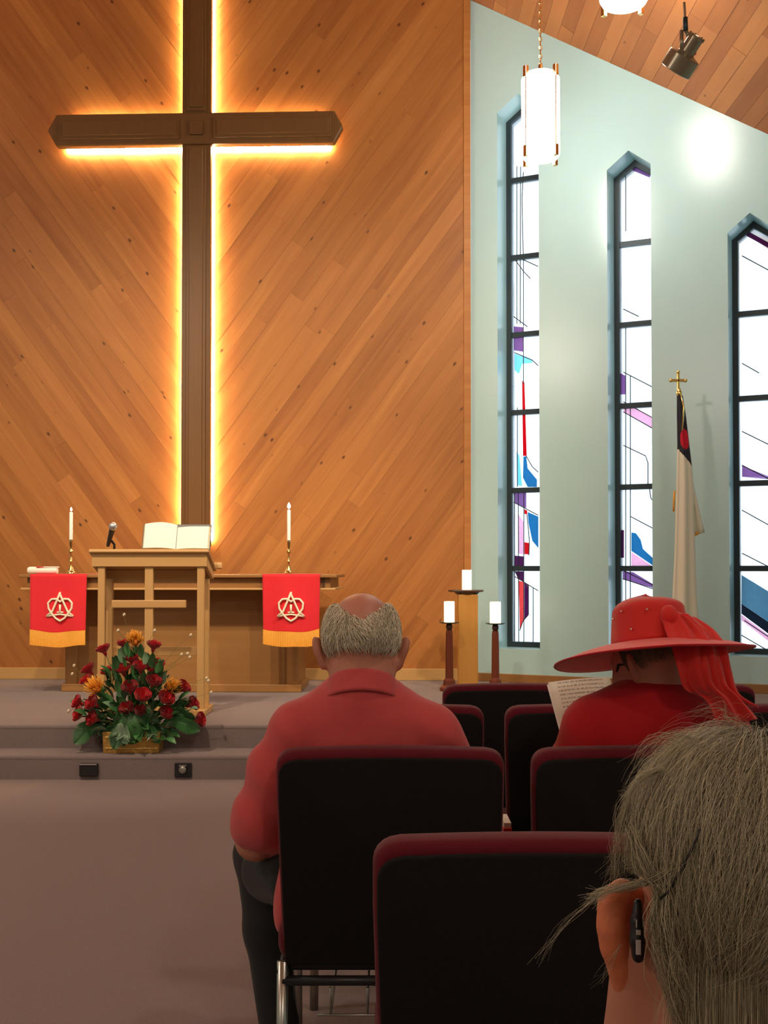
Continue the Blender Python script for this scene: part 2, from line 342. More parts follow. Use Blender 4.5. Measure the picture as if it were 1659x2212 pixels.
# ------------------------------------------------------------------ the setting
ZP = 0.285; ZS = 0.1425                                   # platform and lower step heights
YS1 = depth_on(1684, 0.0); YS2 = depth_on(1616, ZS)       # first and second risers
AW = R(2.0); YW = 9.72
def wall_y(x): return YW - math.tan(AW) * x
def on_wall_x(px):
    u = (px - 829.5) / F; d = YW / (1 + math.tan(AW) * u); return u * d
XC = on_wall_x(429.5); CW = Vector((XC, wall_y(XC), 0)); EW = Vector((math.cos(AW), -math.sin(AW), 0)); NW = Vector((-math.sin(AW), -math.cos(AW), 0))
X0 = on_wall_x(1018); P0 = Vector((X0, wall_y(X0), 0)); SR = (P0 - CW).length
D1 = P0.y * 170.4 / 190.0; P1 = Vector(((1640 - 829.5) / F * D1, D1, 0))
ER = (P1 - P0).normalized(); NR = Vector((ER.y, -ER.x, 0)).normalized()       # NR points into the room
if NR.y > 0: NR = -NR
ZC0 = at(1017, 0, P0.y).z
_p = hit(1659, 290, P0, NR); SLOPE = (ZC0 - _p.z) / (_p.x - P0.x)
def ceil_z(x): return ZC0 - SLOPE * (abs(x - XC) - (P0.x - XC))
ZRIDGE = ceil_z(XC)
XR = 4.6; XL = 2 * XC - XR; YB = -4.0
def W(s, z, out=0.0): return CW + EW * s + NW * out + Vector((0, 0, z))

# floor and platform
MB().box(((XL + XR) / 2, (YB + 11.5) / 2, -0.05), (XR - XL + 1, 11.5 - YB + 1, 0.1)).build('floor', M['carpet'])['kind'] = 'structure'
def step_mesh(name, y0, z0, z1):
    r = 0.028; prof = [(y0, z0)] + [(y0 + r - r * math.cos(t) - 0.010 * math.sin(t), z1 - r + r * math.sin(t)) for t in [math.pi / 2 * k / 6 for k in range(7)]] + [(11.0, z1), (11.0, z0)]
    m = Matrix(((0, 0, 1, 0), (1, 0, 0, 0), (0, 1, 0, 0), (0, 0, 0, 1)))
    o = MB().prism(prof, XL, XR, m).build(name, M['carpet_step']); o['kind'] = 'structure'; return o
step_mesh('floor_step', YS1, 0.0, ZS); step_mesh('floor_platform', YS2, ZS, ZP)

# front wall: backing, diagonal pine planks in a V, edge board, baseboard
wall = MB().prism([(-SR, 0), (SR, 0), (SR, ceil_z(X0) + 0.1), (0, ZRIDGE + 0.1), (-SR, ceil_z(X0) + 0.1)], -0.20, -0.016, frame(CW, EW, Vector((0, 0, 1)), NW)).build('wall_front', M['backing']); wall['kind'] = 'structure'
TH = R(54.0); PW = 0.132
def planks(sign):
    dx, dz = sign * math.cos(TH), math.sin(TH)            # along the board
    tx, tz = -sign * math.sin(TH), math.cos(TH)           # across the boards
    top = lambda s: ZRIDGE - SLOPE * abs(s)
    base = [(0.0, ZP), (sign * (SR - 0.062), ZP), (sign * (SR - 0.062), top(SR)), (0.0, ZRIDGE)]
    ts = [p[0] * tx + p[1] * tz for p in base]; t = min(ts); k = 0
    while t < max(ts):
        poly = clip(clip(base, tx, tz, t + PW - 0.0008), -tx, -tz, -t)
        t += PW; k += 1
        if len(poly) < 3: continue
        ls = [p[0] * dx + p[1] * dz for p in poly]; a, b = min(ls), max(ls)
        cuts = [a]; c = a + random.uniform(0.6, 3.0)
        while c < b - 0.5: cuts.append(c); c += random.uniform(2.0, 3.6)
        cuts.append(b)
        for i in range(len(cuts) - 1):
            pp = clip(clip(poly, dx, dz, cuts[i + 1] - 0.0006), -dx, -dz, -cuts[i])
            if len(pp) < 3: continue
            cs = sum(p[0] for p in pp) / len(pp); cz = sum(p[1] for p in pp) / len(pp)
            loc = [((p[0] - cs) * dx + (p[1] - cz) * dz, (p[0] - cs) * tx + (p[1] - cz) * tz) for p in pp]
            ax = EW * dx + Vector((0, 0, dz)); ay = EW * tx + Vector((0, 0, tz)); az = ax.cross(ay)
            so = az.dot(NW)
            mw = frame(W(cs, cz, 0), ax, ay, az); pr = random.uniform(-0.0012, 0.0012)
            MB().prism(loc, -0.016 * so, pr * so).build('plank', M['pine'], wall, mw=mw)
planks(1); planks(-1)
for sgn in (1, -1):
    MB().box((0, 0, 0), (0.060, 0.030, ceil_z(X0) - ZP)).build('edge_board', M['pine'], wall, bevel=0.003, mw=frame(W(sgn * (SR - 0.031), (ceil_z(X0) + ZP) / 2, 0.0), EW, -NW, Vector((0, 0, 1))))
bb = MB().box((0, 0, 0), (2 * SR, 0.02, 0.10)).build('baseboard_front', M['oak_x'], bevel=0.004, mw=frame(W(0, ZP + 0.05, 0.012), EW, -NW, Vector((0, 0, 1)))); bb['kind'] = 'structure'

# window wall (angled, on the right) with three tall pointed openings
PANE = 170.4 * P0.y / F; WT = 0.40; GD = 0.27            # pane height, wall thickness, depth of the glass behind the wall face
LR = (XR - P0.x) / ER.x
def s_of(px, py=900): return (hit(px, py, P0, NR) - P0).dot(ER)
def wr(s, z, back=0.0): return P0 + ER * s - NR * back + Vector((0, 0, z))
def ceil_r(s): return ceil_z(P0.x + ER.x * s)
ZB = H - PANE                                             # sill height
WIN = []
for (pl, pr_, units) in ((1075, 1165, 5.76), (1313, 1408, 4.82), (1574, 1672, 3.88)):
    s0, s1 = s_of(pl), s_of(pr_); z1 = H + units * PANE; WIN.append((s0, s1, z1, z1 + 0.135))
wm = MB(); fr = frame(P0, ER, Vector((0, 0, 1)), NR)
prev = 0.0
for (s0, s1, z1, zt) in WIN:
    wm.prism([(prev, 0), (s0, 0), (s0, ceil_r(s0)), (prev, ceil_r(prev))], 0, -WT, fr)
    sm = (s0 + s1) / 2
    wm.prism([(s0, 0), (s1, 0), (s1, ZB), (s0, ZB)], 0, -WT, fr)
    wm.prism([(s0, z1), (sm, zt), (sm, ceil_r(sm)), (s0, ceil_r(s0))], 0, -WT, fr)
    wm.prism([(sm, zt), (s1, z1), (s1, ceil_r(s1)), (sm, ceil_r(sm))], 0, -WT, fr)
    prev = s1
wm.prism([(prev, 0), (LR, 0), (LR, ceil_r(LR)), (prev, ceil_r(prev))], 0, -WT, fr)
wm.build('wall_right', M['paint'])['kind'] = 'structure'
MB().box((LR / 2, 0, 0), (LR, 0.02, 0.07)).build('baseboard_right', M['table_oak'], bevel=0.004, mw=frame(wr(0, ZP + 0.035, -0.01), ER, -NR, Vector((0, 0, 1))))['kind'] = 'structure'

COLOURED = [
 [('glass_mauve', [(1110, 705), (1131, 707), (1131, 760), (1110, 757)]), ('glass_sky', [(1112, 764), (1150, 778), (1150, 784), (1128, 786), (1121, 808), (1112, 800)]),
  ('glass_red', [(1128, 822), (1133, 826), (1138, 985), (1130, 985)]), ('glass_blue', [(1131, 986), (1137, 986), (1140, 1012), (1160, 1036), (1160, 1052), (1140, 1052), (1130, 1032)]),
  ('glass_sky', [(1116, 976), (1122, 984), (1128, 1050), (1117, 1048)]),
  ('glass_mauve', [(1110, 1062), (1137, 1064), (1137, 1098), (1112, 1086)]), ('glass_blue', [(1140, 1106), (1163, 1116), (1163, 1184), (1150, 1168), (1142, 1130)]),
  ('glass_pink', [(1121, 1112), (1132, 1128), (1132, 1198), (1121, 1196)]), ('glass_red', [(1133, 1100), (1139, 1103), (1139, 1112), (1133, 1110)]), ('glass_red', [(1133, 1171), (1143, 1173), (1143, 1198), (1133, 1197)]),
  ('glass_purple', [(1112, 1200), (1132, 1202), (1132, 1226), (1112, 1226)]), ('glass_purple', [(1112, 1234), (1132, 1234), (1132, 1256), (1120, 1252)]),
  ('glass_salmon', [(1121, 1254), (1132, 1258), (1132, 1338), (1123, 1358)]), ('glass_purple', [(1133, 1259), (1142, 1264), (1142, 1326), (1133, 1338)])],
 [('glass_mauve', [(1358, 352), (1404, 372), (1404, 384), (1351, 362)]), ('glass_pink', [(1347, 870), (1409, 902), (1409, 924), (1347, 890)]), ('glass_mauve', [(1340, 806), (1352, 812), (1352, 852), (1340, 852)]),
  ('glass_blue', [(1364, 1150), (1374, 1152), (1384, 1166), (1389, 1186), (1411, 1206), (1411, 1222), (1364, 1190)]), ('glass_purple', [(1338, 1145), (1348, 1145), (1348, 1205), (1338, 1205)]),
  ('glass_pink', [(1364, 1192), (1411, 1224), (1411, 1227), (1364, 1227)]), ('glass_mauve', [(1346, 1234), (1368, 1236), (1411, 1262), (1411, 1270), (1346, 1252)])],
 [('glass_mauve', [(1624, 482), (1664, 502), (1664, 512), (1614, 489)]), ('glass_purple', [(1611, 497), (1664, 526), (1664, 538), (1606, 506)]), ('glass_mauve', [(1603, 1006), (1664, 1036), (1664, 1030), (1603, 1030)]),
  ('glass_grey', [(1602, 1242), (1664, 1280), (1664, 1348), (1602, 1306)]), ('glass_navy', [(1602, 1307), (1664, 1349), (1664, 1372), (1602, 1326)]), ('glass_pink', [(1602, 1328), (1664, 1374), (1664, 1388), (1602, 1340)])]]
CAMES = [
 [[(1117, 360), (1117, 700)], [(1125, 360), (1124, 700)], [(1131, 372), (1128, 430), (1131, 560), (1131, 705)], [(1110, 552), (1163, 576)], [(1112, 560), (1131, 586), (1146, 602)], [(1110, 684), (1140, 706)], [(1131, 706), (1131, 830)], [(1112, 762), (1150, 778), (1163, 790)],
  [(1118, 880), (1118, 1052)], [(1137, 985), (1150, 1008), (1163, 1020)], [(1112, 1060), (1112, 1400)], [(1120, 1062), (1121, 1400)], [(1132, 1062), (1132, 1400)], [(1110, 1085), (1163, 1113)], [(1139, 1112), (1144, 1168), (1143, 1200)], [(1112, 1245), (1163, 1276)], [(1142, 1265), (1142, 1328), (1130, 1342), (1123, 1362)], [(1152, 1270), (1152, 1400)]],
 [[(1347, 804), (1409, 836)], [(1362, 812), (1362, 1300)], [(1347, 868), (1409, 902)], [(1347, 890), (1409, 925)], [(1347, 962), (1395, 985), (1400, 1000), (1400, 1048)], [(1403, 1052), (1406, 1075), (1412, 1084)], [(1363, 1116), (1412, 1142)], [(1352, 350), (1352, 500)], [(1352, 700), (1352, 1300)], [(1347, 668), (1380, 684)], [(1346, 1232), (1411, 1264)], [(1346, 1250), (1411, 1272)]],
 [[(1603, 553), (1664, 586)], [(1603, 785), (1640, 806)], [(1603, 932), (1664, 962)], [(1603, 1005), (1664, 1036)], [(1603, 1102), (1664, 1136)], [(1603, 1195), (1664, 1226)], [(1602, 1306), (1664, 1348)], [(1602, 1372), (1664, 1408)], [(1608, 1340), (1664, 1378)]]]
gp0 = P0 - NR * GD
def to_glass(k, px, py):
    s0, s1, z1, zt = WIN[k]; p = hit(px, py, gp0, NR); s = min(max((p - gp0).dot(ER), s0 + 0.02), s1 - 0.02); return (s, p.z)
for k, (s0, s1, z1, zt) in enumerate(WIN):
    win = empty('window_%d' % (k + 1), wr((s0 + s1) / 2, ZB, GD)); win['kind'] = 'structure'; inv = Matrix.Translation(-win.location)
    fg = inv @ frame(gp0, ER, Vector((0, 0, 1)), NR); sm = (s0 + s1) / 2; fw = 0.044
    q = MB(); outl = [(s0, ZB), (s1, ZB), (s1, z1), (sm, zt), (s0, z1)]; inn = [(s0 + fw, ZB + fw), (s1 - fw, ZB + fw), (s1 - fw, z1 - 0.012), (sm, zt - fw * 1.25), (s0 + fw, z1 - 0.012)]
    for i in range(5):
        j = (i + 1) % 5; q.prism([outl[i], outl[j], inn[j], inn[i]], -0.05, 0.035, fg)
    q.build('window_frame', M['metal_dark'], win)
    rows = []; z = ZB
    while z < z1 - 0.2: rows.append(z); z += PANE
    for z in rows[1:]:
        MB().box((0, 0, 0), (s1 - s0 - 2 * fw, 0.05, 0.044)).build('mullion', M['metal_dark'], win, mw=inv @ frame(wr(sm, z, GD), ER, -NR, Vector((0, 0, 1))))
    rows.append(None)
    for i in range(len(rows) - 1):
        a = rows[i] + 0.01; b = rows[i + 1]
        if b is None or b > z1 - 0.2:
            if b is not None and rows[i + 2:] != []: pass
            poly = [(s0 + 0.02, a), (s1 - 0.02, a), (s1 - 0.02, z1 - 0.01), (sm, zt - 0.02), (s0 + 0.02, z1 - 0.01)]
        else: poly = [(s0 + 0.02, a), (s1 - 0.02, a), (s1 - 0.02, b - 0.01), (s0 + 0.02, b - 0.01)]
        MB().prism(poly, -0.004, 0.0, fg).build('pane', M['glass_white'], win)
    for mname, poly in COLOURED[k]:
        MB().prism([to_glass(k, *p) for p in poly], 0.001, 0.004, fg).build('coloured_pane', M[mname], win)
    for line in CAMES[k]:
        pts = [fg @ Vector((*to_glass(k, *p), 0.006)) for p in line]
        MB().tube(pts, 0.0042, 5).build('lead_came', M['lead'], win)

# other walls and the two ceiling slopes (out of the frame, they keep the daylight out)
def solid(name, pts, th, m):
    me = bpy.data.meshes.new(name); n = (Vector(pts[1]) - Vector(pts[0])).cross(Vector(pts[2]) - Vector(pts[0])).normalized() * th
    k = len(pts); me.from_pydata([tuple(p) for p in pts] + [tuple(Vector(p) + n) for p in pts], [], [tuple(range(k))[::-1], tuple(range(k, 2 * k))] + [(i, (i + 1) % k, k + (i + 1) % k, k + i) for i in range(k)])
    o = link(name, me, m); o['kind'] = 'structure'; return o
yr = (P0 + ER * LR).y
solid('wall_side_right', [(XR, YB, 0), (XR, yr, 0), (XR, yr, ceil_z(XR) + 0.1), (XR, YB, ceil_z(XR) + 0.1)], 0.2, M['paint'])
solid('wall_side_left', [(XL, yr, 0), (XL, YB, 0), (XL, YB, ceil_z(XL) + 0.1), (XL, yr, ceil_z(XL) + 0.1)], 0.2, M['paint'])
PL = CW - EW * SR
solid('wall_left', [(XL, yr, 0), (XL, yr, ceil_z(XL) + 0.2), (PL.x, PL.y, ceil_z(PL.x) + 0.2), (PL.x, PL.y, 0)], 0.2, M['paint'])
solid('wall_back', [(XL, YB, 0), (XR, YB, 0), (XR, YB, ceil_z(XR)), (XC, YB, ZRIDGE), (XL, YB, ceil_z(XL))], 0.2, M['paint_plain'])
ceil_r_o = solid('ceiling_right', [(XC, YB - 0.2, ZRIDGE + 0.02), (XC, 10.4, ZRIDGE + 0.02), (XR + 0.3, 10.4, ceil_z(XR + 0.3) + 0.02), (XR + 0.3, YB - 0.2, ceil_z(XR + 0.3) + 0.02)], -0.15, M['pine_ceiling'])
solid('ceiling_left', [(XL - 0.3, YB - 0.2, ceil_z(XL - 0.3) + 0.02), (XL - 0.3, 10.4, ceil_z(XL - 0.3) + 0.02), (XC, 10.4, ZRIDGE + 0.02), (XC, YB - 0.2, ZRIDGE + 0.02)], -0.15, M['pine_ceiling'])
sl = Vector((1, 0, -SLOPE)).normalized(); nd = Vector((-SLOPE, 0, -1)).normalized()
x = 0.42; cpw = 0.125
while x < 4.4:
    y = 3.4 + random.uniform(0, 1.0); xm = x + cpw * sl.x / 2
    while y < 9.9:
        y2 = min(y + random.uniform(1.6, 3.6), 9.95)
        mw = frame(Vector((xm, (y + y2) / 2, ceil_z(xm))), Vector((0, 1, 0)), sl, -nd)
        MB().box((0, 0, random.uniform(0.006, 0.010)), (y2 - y - 0.002, cpw - 0.002, 0.014)).build('plank', M['pine_ceiling'], ceil_r_o, mw=mw)
        y = y2
    x += cpw * sl.x

# ------------------------------------------------------------------ wooden cross with light strips behind it
def wall_frame(s, z, out=0.0): return frame(W(s, z, out), EW, -NW, Vector((0, 0, 1)))
KW = F / CW.y                                             # pixels per metre at the wall
ZA = at(430, 284, CW.y - 0.1).z                           # height of the arm's middle
cross = empty('wall_cross'); cross.matrix_basis = wall_frame(0, ZA)
tag(cross, 'tall backlit wooden cross mounted on the diagonal pine wall', 'cross')
hw, hh, OUT, TK = 0.124, 0.138, 0.085, 0.075              # half beam width, half arm height, stand-off, thickness
zb, ztop = at(430, 1181, CW.y - 0.1).z - ZA, 1.95
al, ar = -1.285, 1.255
def layer(name, poly, o0, o1, bev, mname='cross_wood', parent=cross):
    m4 = Matrix(((1, 0, 0, 0), (0, 0, -1, 0), (0, 1, 0, 0), (0, 0, 0, 1)))
    return MB().prism(poly, o0, o1, m4).build(name, M[mname], parent, bevel=bev, seg=2)
low_ = layer('beam', [(-hw, zb), (hw, zb), (hw, -hh), (-hw, -hh)], OUT, OUT + TK, 0.006)
up_ = layer('beam', [(-hw, hh), (hw, hh), (hw, ztop), (-hw, ztop)], OUT, OUT + TK, 0.006)
arm_ = layer('arm_beam', [(al + 0.075, -hh), (ar - 0.075, -hh), (ar, 0), (ar - 0.075, hh), (al + 0.075, hh), (al, 0)], OUT, OUT + TK + 0.012, 0.014)
for a, b in ((al + 0.10, -hw - 0.02), (hw + 0.02, ar - 0.10)):
    layer('moulding', [(a, -0.088), (b, -0.088), (b, 0.088), (a, 0.088)], OUT + TK, OUT + TK + 0.030, 0.007, parent=arm_)
    layer('raised_panel', [(a + 0.035, -0.060), (b - 0.02, -0.060), (b - 0.02, 0.060), (a + 0.035, 0.060)], OUT + TK, OUT + TK + 0.040, 0.006, parent=arm_)
layer('raised_panel', [(-0.058, -0.060), (0.058, -0.060), (0.058, 0.060), (-0.058, 0.060)], OUT + TK, OUT + TK + 0.036, 0.006, parent=arm_)
for a, b in ((zb + 0.05, -hh - 0.012), (hh + 0.012, ztop - 0.05)):
    layer('moulding', [(-0.085, a), (0.085, a), (0.085, b), (-0.085, b)], OUT + TK, OUT + TK + 0.014, 0.006, parent=low_ if a < 0 else up_)
    layer('raised_panel', [(-0.058, a + 0.03), (0.058, a + 0.03), (0.058, b - 0.02), (-0.058, b - 0.02)], OUT + TK, OUT + TK + 0.026, 0.006, parent=low_ if a < 0 else up_)
for (x0, x1, z0, z1) in ((-0.142, -0.124, zb + 0.05, -hh), (0.096, 0.112, zb + 0.05, -hh), (-0.134, -0.122, hh, 1.5), (0.098, 0.112, hh, 1.5),
                         (al + 0.12, -hw, -0.132, -0.100), (hw, ar - 0.12, -0.132, -0.100), (al + 0.2, -hw, 0.126, 0.138), (hw, ar - 0.2, 0.112, 0.122)):
    layer('light_strip', [(x0, z0), (x1, z0), (x1, z1), (x0, z1)], 0.010, 0.022, 0, 'led')
for z in (zb + 0.4, -0.9, 0.9):
    layer('wall_bracket', [(-0.03, z), (0.03, z), (0.03, z + 0.05), (-0.03, z + 0.05)], -0.002, OUT, 0, 'metal_dark')

# ------------------------------------------------------------------ altar table
DT = depth_on(1494, ZP)                                   # front of the table base
TF = frame(Vector((at(390, 1400, DT).x, DT, 0)), EW, -NW, Vector((0, 0, 1)))   # local -y towards the pews
kt = DT / F
table = empty('altar_table'); table.matrix_basis = TF @ Matrix.Translation((0, 0, ZP)); tag(table, 'long oak altar table under two red banners below the cross', 'table')
OV = 0.30; zt_ = at(390, 1241, DT - OV).z - ZP; za_ = at(390, 1270, DT - OV).z - ZP   # the top overhangs the base at the front
fpx = lambda px: (TF.inverted() @ hit(px, 1250, TF @ Vector((0, -OV, 0)), NW)).x
xl, xr = fpx(40), fpx(727); tdp = OV + 0.60; tcy = (0.60 - OV) / 2
MB().box(((xl + xr) / 2, tcy, zt_ - 0.012), (xr - xl, tdp, 0.024)).build('table_top', M['table_oak'], table, bevel=0.005)
MB().box(((xl + xr) / 2, tcy, (zt_ + za_) / 2 - 0.012), (xr - xl - 0.10, tdp - 0.09, zt_ - za_ - 0.024)).build('apron', M['table_oak'], table, bevel=0.003)
MB().box(((xl + xr) / 2, tcy, za_ - 0.008), (xr - xl - 0.02, tdp - 0.02, 0.016)).build('apron_moulding', M['oak_x'], table, bevel=0.004)
for xx in (xl + 0.10, xr - 0.10, -0.88, 0.75): MB().box((xx, -OV + 0.045, (zt_ + za_) / 2 - 0.01), (0.012, 0.02, zt_ - za_ - 0.03)).build('apron_rib', M['dark_wood'], table)
bl, br = (140 - 390) * kt, (645 - 390) * kt
MB().box(((bl + br) / 2, 0.27, za_ / 2 - 0.005), (br - bl, 0.52, za_ - 0.018)).build('base_cabinet', M['table_oak'], table, bevel=0.004)
MB().box(((bl + br) / 2, 0.26, 0.03), (br - bl + 0.05, 0.58, 0.06)).build('plinth', M['table_oak'], table, bevel=0.006)
for xx in (bl + 0.045, br - 0.045): MB().box((xx, 0.0, za_ / 2 + 0.02), (0.09, 0.03, za_ - 0.06)).build('corner_stile', M['table_oak'], table, bevel=0.004)

# red banners over the table's front edge
def on_table(px, py, out=0.0): return TF.inverted() @ hit(px, py, TF @ Vector((0, -OV - 0.012 - out, 0)), NW)
def banner(label, x0, x1, ytop, ybot, yc, xe, seed, extra):
    rnd = random.Random(seed); b = empty('banner'); b.matrix_basis = TF @ Matrix.Translation((0, 0, ZP)); tag(b, label, 'banner', 'red altar banners')
    A = on_table(x0, ytop); B = on_table(x1, ytop); zt = zt_ + 0.004; X0b, X1b = A.x, B.x
    zs = on_table(x0, ybot).z - ZP; zc = on_table((x0 + x1) / 2, yc).z - ZP
    fl = 0.112
    def low(u): return zs + (zc - zs) * (1 - (2 * u - 1) ** 2) + 0.004 * math.sin(u * 9 + seed)
    def wave(u, h): return 0.010 * h * math.sin(u * 7 + seed) + 0.005 * h * math.sin(u * 15 + 2 * seed)
    def cloth(u, v):
        xx = X0b + (X1b - X0b) * (0.02 * v * (1 - 2 * u) + u)
        if v < 0.25: return Vector((xx, -OV + 0.30 - 0.310 * (v / 0.25), zt))
        h = (v - 0.25) / 0.75; return Vector((xx, -OV - 0.010 - wave(u, h), zt + (low(u) - zt) * h))
    MB().grid(cloth, 25, 29).build('cloth', M['red_cloth'], b, smooth=True, solid=0.003)
    def fringe(u, v):
        xx = X0b + (X1b - X0b) * (0.02 * (1 - 2 * u) + u); c = 0.003 * math.sin(u * 190)
        return Vector((xx, -OV - 0.0145 - wave(u, 1) + c * v, low(u) + 0.012 - v * (fl + 0.003 * math.sin(u * 11 + seed) * v)))
    MB().grid(fringe, 150, 5).build('fringe', M['fringe'], b, solid=0.002)
    c = on_table(xe, (1285 + 1340) / 2); ex, ez = c.x, c.z - ZP; k = 0.105
    em = MB(); Y = -OV - 0.022
    def P(a, d, q=0): return Vector((ex + a * k, Y - wave((ex - X0b) / (X1b - X0b), 0.5) - q, ez + d * k))
    em.tube([P(-0.95, -0.62), P(-0.55, -0.28, .003), P(-0.25, 0.45), P(0.0, 1.02, .004), P(0.02, 1.10)], [0.010, .0085, .0085, .010, .007], 6)
    em.tube([P(0.95, -0.62), P(0.55, -0.28), P(0.25, 0.40, .003), P(0.05, 0.85, .002), P(0.0, 1.0)], [0.010, .0085, .0085, .0085, .007], 6)
    em.tube([P(-0.95, -0.62), P(0.0, -0.48, .002), P(0.95, -0.62)], [0.008, .006, .008], 6)
    hp0 = [(0, 0.42), (0.30, 0.62), (0.62, 0.60), (0.86, 0.34), (0.84, -0.05), (0.60, -0.42), (0.32, -0.76), (0.0, -0.96)]; hp1 = hp0 + [(-a, b) for a, b in reversed(hp0[1:-1])]
    heart = []
    for i in range(len(hp1)):
        h0, h1 = hp1[i], hp1[(i + 1) % len(hp1)]; heart += [P(h0[0], h0[1], 0.003 * (i % 2)), P((h0[0] + h1[0]) / 2, (h0[1] + h1[1]) / 2, 0.001)]
    em.tube(heart, 0.0082, 6, closed=True)
    em.tube([P(0, 0.22), P(0.0, -0.40)], 0.009, 6); em.tube([P(-0.22, -0.34), P(0.24, -0.34)], 0.007, 6)
    em.build('emblem', M['white_gold'], b, smooth=True)
    return b
banner('red fringed banner with emblem hanging below the unlit-looking thin candle', 64, 188, 1239, 1364, 1369, 130, 1, 0)
banner('red fringed banner with emblem hanging beside the elderly man\'s head', 566, 692, 1239, 1362, 1369, 629, 4, 0)
for o in [x for x in col.objects if x.name.startswith('banner') and x.type == 'EMPTY'][:1]:
    o['label'] = 'red fringed banner with emblem at the end near the rolled papers'

# candlesticks with tapers
def candlestick(px, top_wax, base_y, flame_r, label, cl):
    p = on_table(px, 1241); t = empty('candlestick'); t.matrix_basis = TF @ Matrix.Translation((p.x, -OV + 0.10, ZP + zt_ + 0.0045)); tag(t, label, 'candlestick', 'brass altar candlesticks')
    pr = [(0.034, 0), (0.034, 0.008), (0.026, 0.014), (0.020, 0.030), (0.011, 0.050), (0.009, 0.062), (0.009, 0.070), (0.015, 0.080), (0.015, 0.088), (0.008, 0.097), (0.007, 0.130), (0.009, 0.137), (0.016, 0.147), (0.016, 0.155), (0.009, 0.166), (0.008, 0.180), (0.012, 0.190), (0.013, 0.225), (0.015, 0.229), (0.015, 0.234)]
    sc = (at(px, 1166, DT - OV + .10).z - at(px, base_y, DT - OV + .10).z) / 0.234
    MB().lathe([(r, z * sc) for r, z in pr], 20).build('holder', M['brass'], t, smooth=True, autosm=50)
    z0 = 0.234 * sc - 0.01; z1 = at(px, top_wax, DT - OV + .10).z - at(px, base_y, DT - OV + .10).z
    c = empty('taper_candle'); c.matrix_basis = TF @ Matrix.Translation((p.x, -OV + 0.10, ZP + zt_ + 0.0045 + z0)); tag(c, cl, 'candle', 'lit taper candles')
    MB().lathe([(0.0135, 0), (0.0135, z1 - z0 - 0.006), (0.009, z1 - z0)], 14).build('wax', M['wax'], c, smooth=True, autosm=50)
    MB().tube([(0, 0, z1 - z0 - 0.002), (0.001, 0, z1 - z0 + 0.012)], 0.0016, 6).build('wick', M['black'], c)
    fr_ = flame_r; fz = z1 - z0 + 0.006
    MB().lathe([(0.001, 0), (fr_ * 0.8, fr_ * 0.8), (fr_, fr_ * 1.5), (fr_ * 0.75, fr_ * 2.4), (fr_ * 0.3, fr_ * 3.3), (0.0005, fr_ * 3.8)], 12, Matrix.Translation((0, 0, fz))).build('flame', M['flame'], c, smooth=True)
candlestick(143, 1106, 1240, 0.008, 'brass candlestick on the altar table near the rolled papers', 'thin white taper candle with a small flame, near the microphone')
candlestick(620, 1100, 1238, 0.013, 'brass candlestick on the altar table nearest the elderly man', 'thin white taper candle with the larger round flame')
# rolled papers on the table end
p = on_table(78, 1240); t = empty('paper_roll'); t.matrix_basis = TF @ Matrix.Translation((p.x, -OV + 0.14, ZP + zt_ + 0.001)); tag(t, 'cream rolled papers lying on the end of the altar table', 'papers')
MB().lathe([(0.024, -0.115), (0.029, -0.10), (0.026, 0.0), (0.026, 0.09), (0.023, 0.115)], 16, xf((0, 0, 0.029), (0, R(90), R(-3)))).build('roll', M['page'], t, smooth=True, autosm=60)
MB().box((0.055, 0.0, 0.055), (0.13, 0.05, 0.008)).build('folded_sheet', M['page'], t, bevel=0.002)
MB().box((-0.015, -0.0, 0.056), (0.06, 0.052, 0.006)).build('coloured_strip', M['glass_salmon'] if False else M['rose'], t, bevel=0.002)

# ------------------------------------------------------------------ lectern (in front of the table)
DL = depth_on(1546, ZP); kl = DL / F
LC = at(322, 1400, DL).x
def lx(px): return at(px, 1400, DL).x - LC
lec = empty('lectern', (LC, DL, ZP)); tag(lec, 'honey oak lectern with open front and small cross holding an open book', 'lectern')
def lz(py): return at(322, py, DL).z - ZP
LDp = 0.30                                                # depth of the stand
legw = 0.046
for xx in (lx(217), lx(432)):
    for yy in (0.035, LDp - 0.06):
        zt = lz(1224) - (0.0 if yy < 0.15 else 0.08)
        MB().box((xx, yy, zt / 2), (legw, legw, zt)).build('leg', M['oak'], lec, bevel=0.004)
for xx in (lx(217), lx(432)): MB().box((xx, LDp / 2 - 0.02, 0.02), (0.085, LDp + 0.04, 0.04)).build('foot', M['oak'], lec, bevel=0.006)
MB().box((0, LDp - 0.05, 0.40), (lx(432) - lx(217), 0.02, 0.06)).build('rear_rail', M['oak_x'], lec, bevel=0.003)
# apron box: front board, slanting side boards, rear board
f0, f1 = lz(1224), lz(1196); a0, a1 = lx(197), lx(446)
MB().box(((a0 + a1) / 2, 0.012, (f0 + f1) / 2), (a1 - a0, 0.024, f1 - f0)).build('front_apron', M['oak_x'], lec, bevel=0.003)
yz = Matrix(((0, 0, 1, 0), (1, 0, 0, 0), (0, 1, 0, 0), (0, 0, 0, 1)))
for xx in (a0 + 0.0, a1 - 0.022):
    MB().prism([(0.024, f0), (0.024, f1), (LDp, f1 - 0.10), (LDp, f0 - 0.085)], xx, xx + 0.022, yz).build('side_apron', M['oak'], lec, bevel=0.002)
MB().box(((a0 + a1) / 2, LDp - 0.012, f1 - 0.150), (a1 - a0 - 0.05, 0.02, 0.09)).build('rear_apron', M['oak_x'], lec, bevel=0.003)
ang = math.atan2(0.10, LDp - 0.024); tl = 0.37
t0, t1 = lx(192), lx(452)
TOP = xf(((t0 + t1) / 2, -0.025, f1 + 0.020), (-ang, 0, 0))     # top board: front edge high, sloping down towards the speaker
MB().box((0, tl / 2, 0.0), (t1 - t0, tl, 0.024)).build('desk_top', M['oak_x'], lec, bevel=0.008, seg=3, mw=TOP)
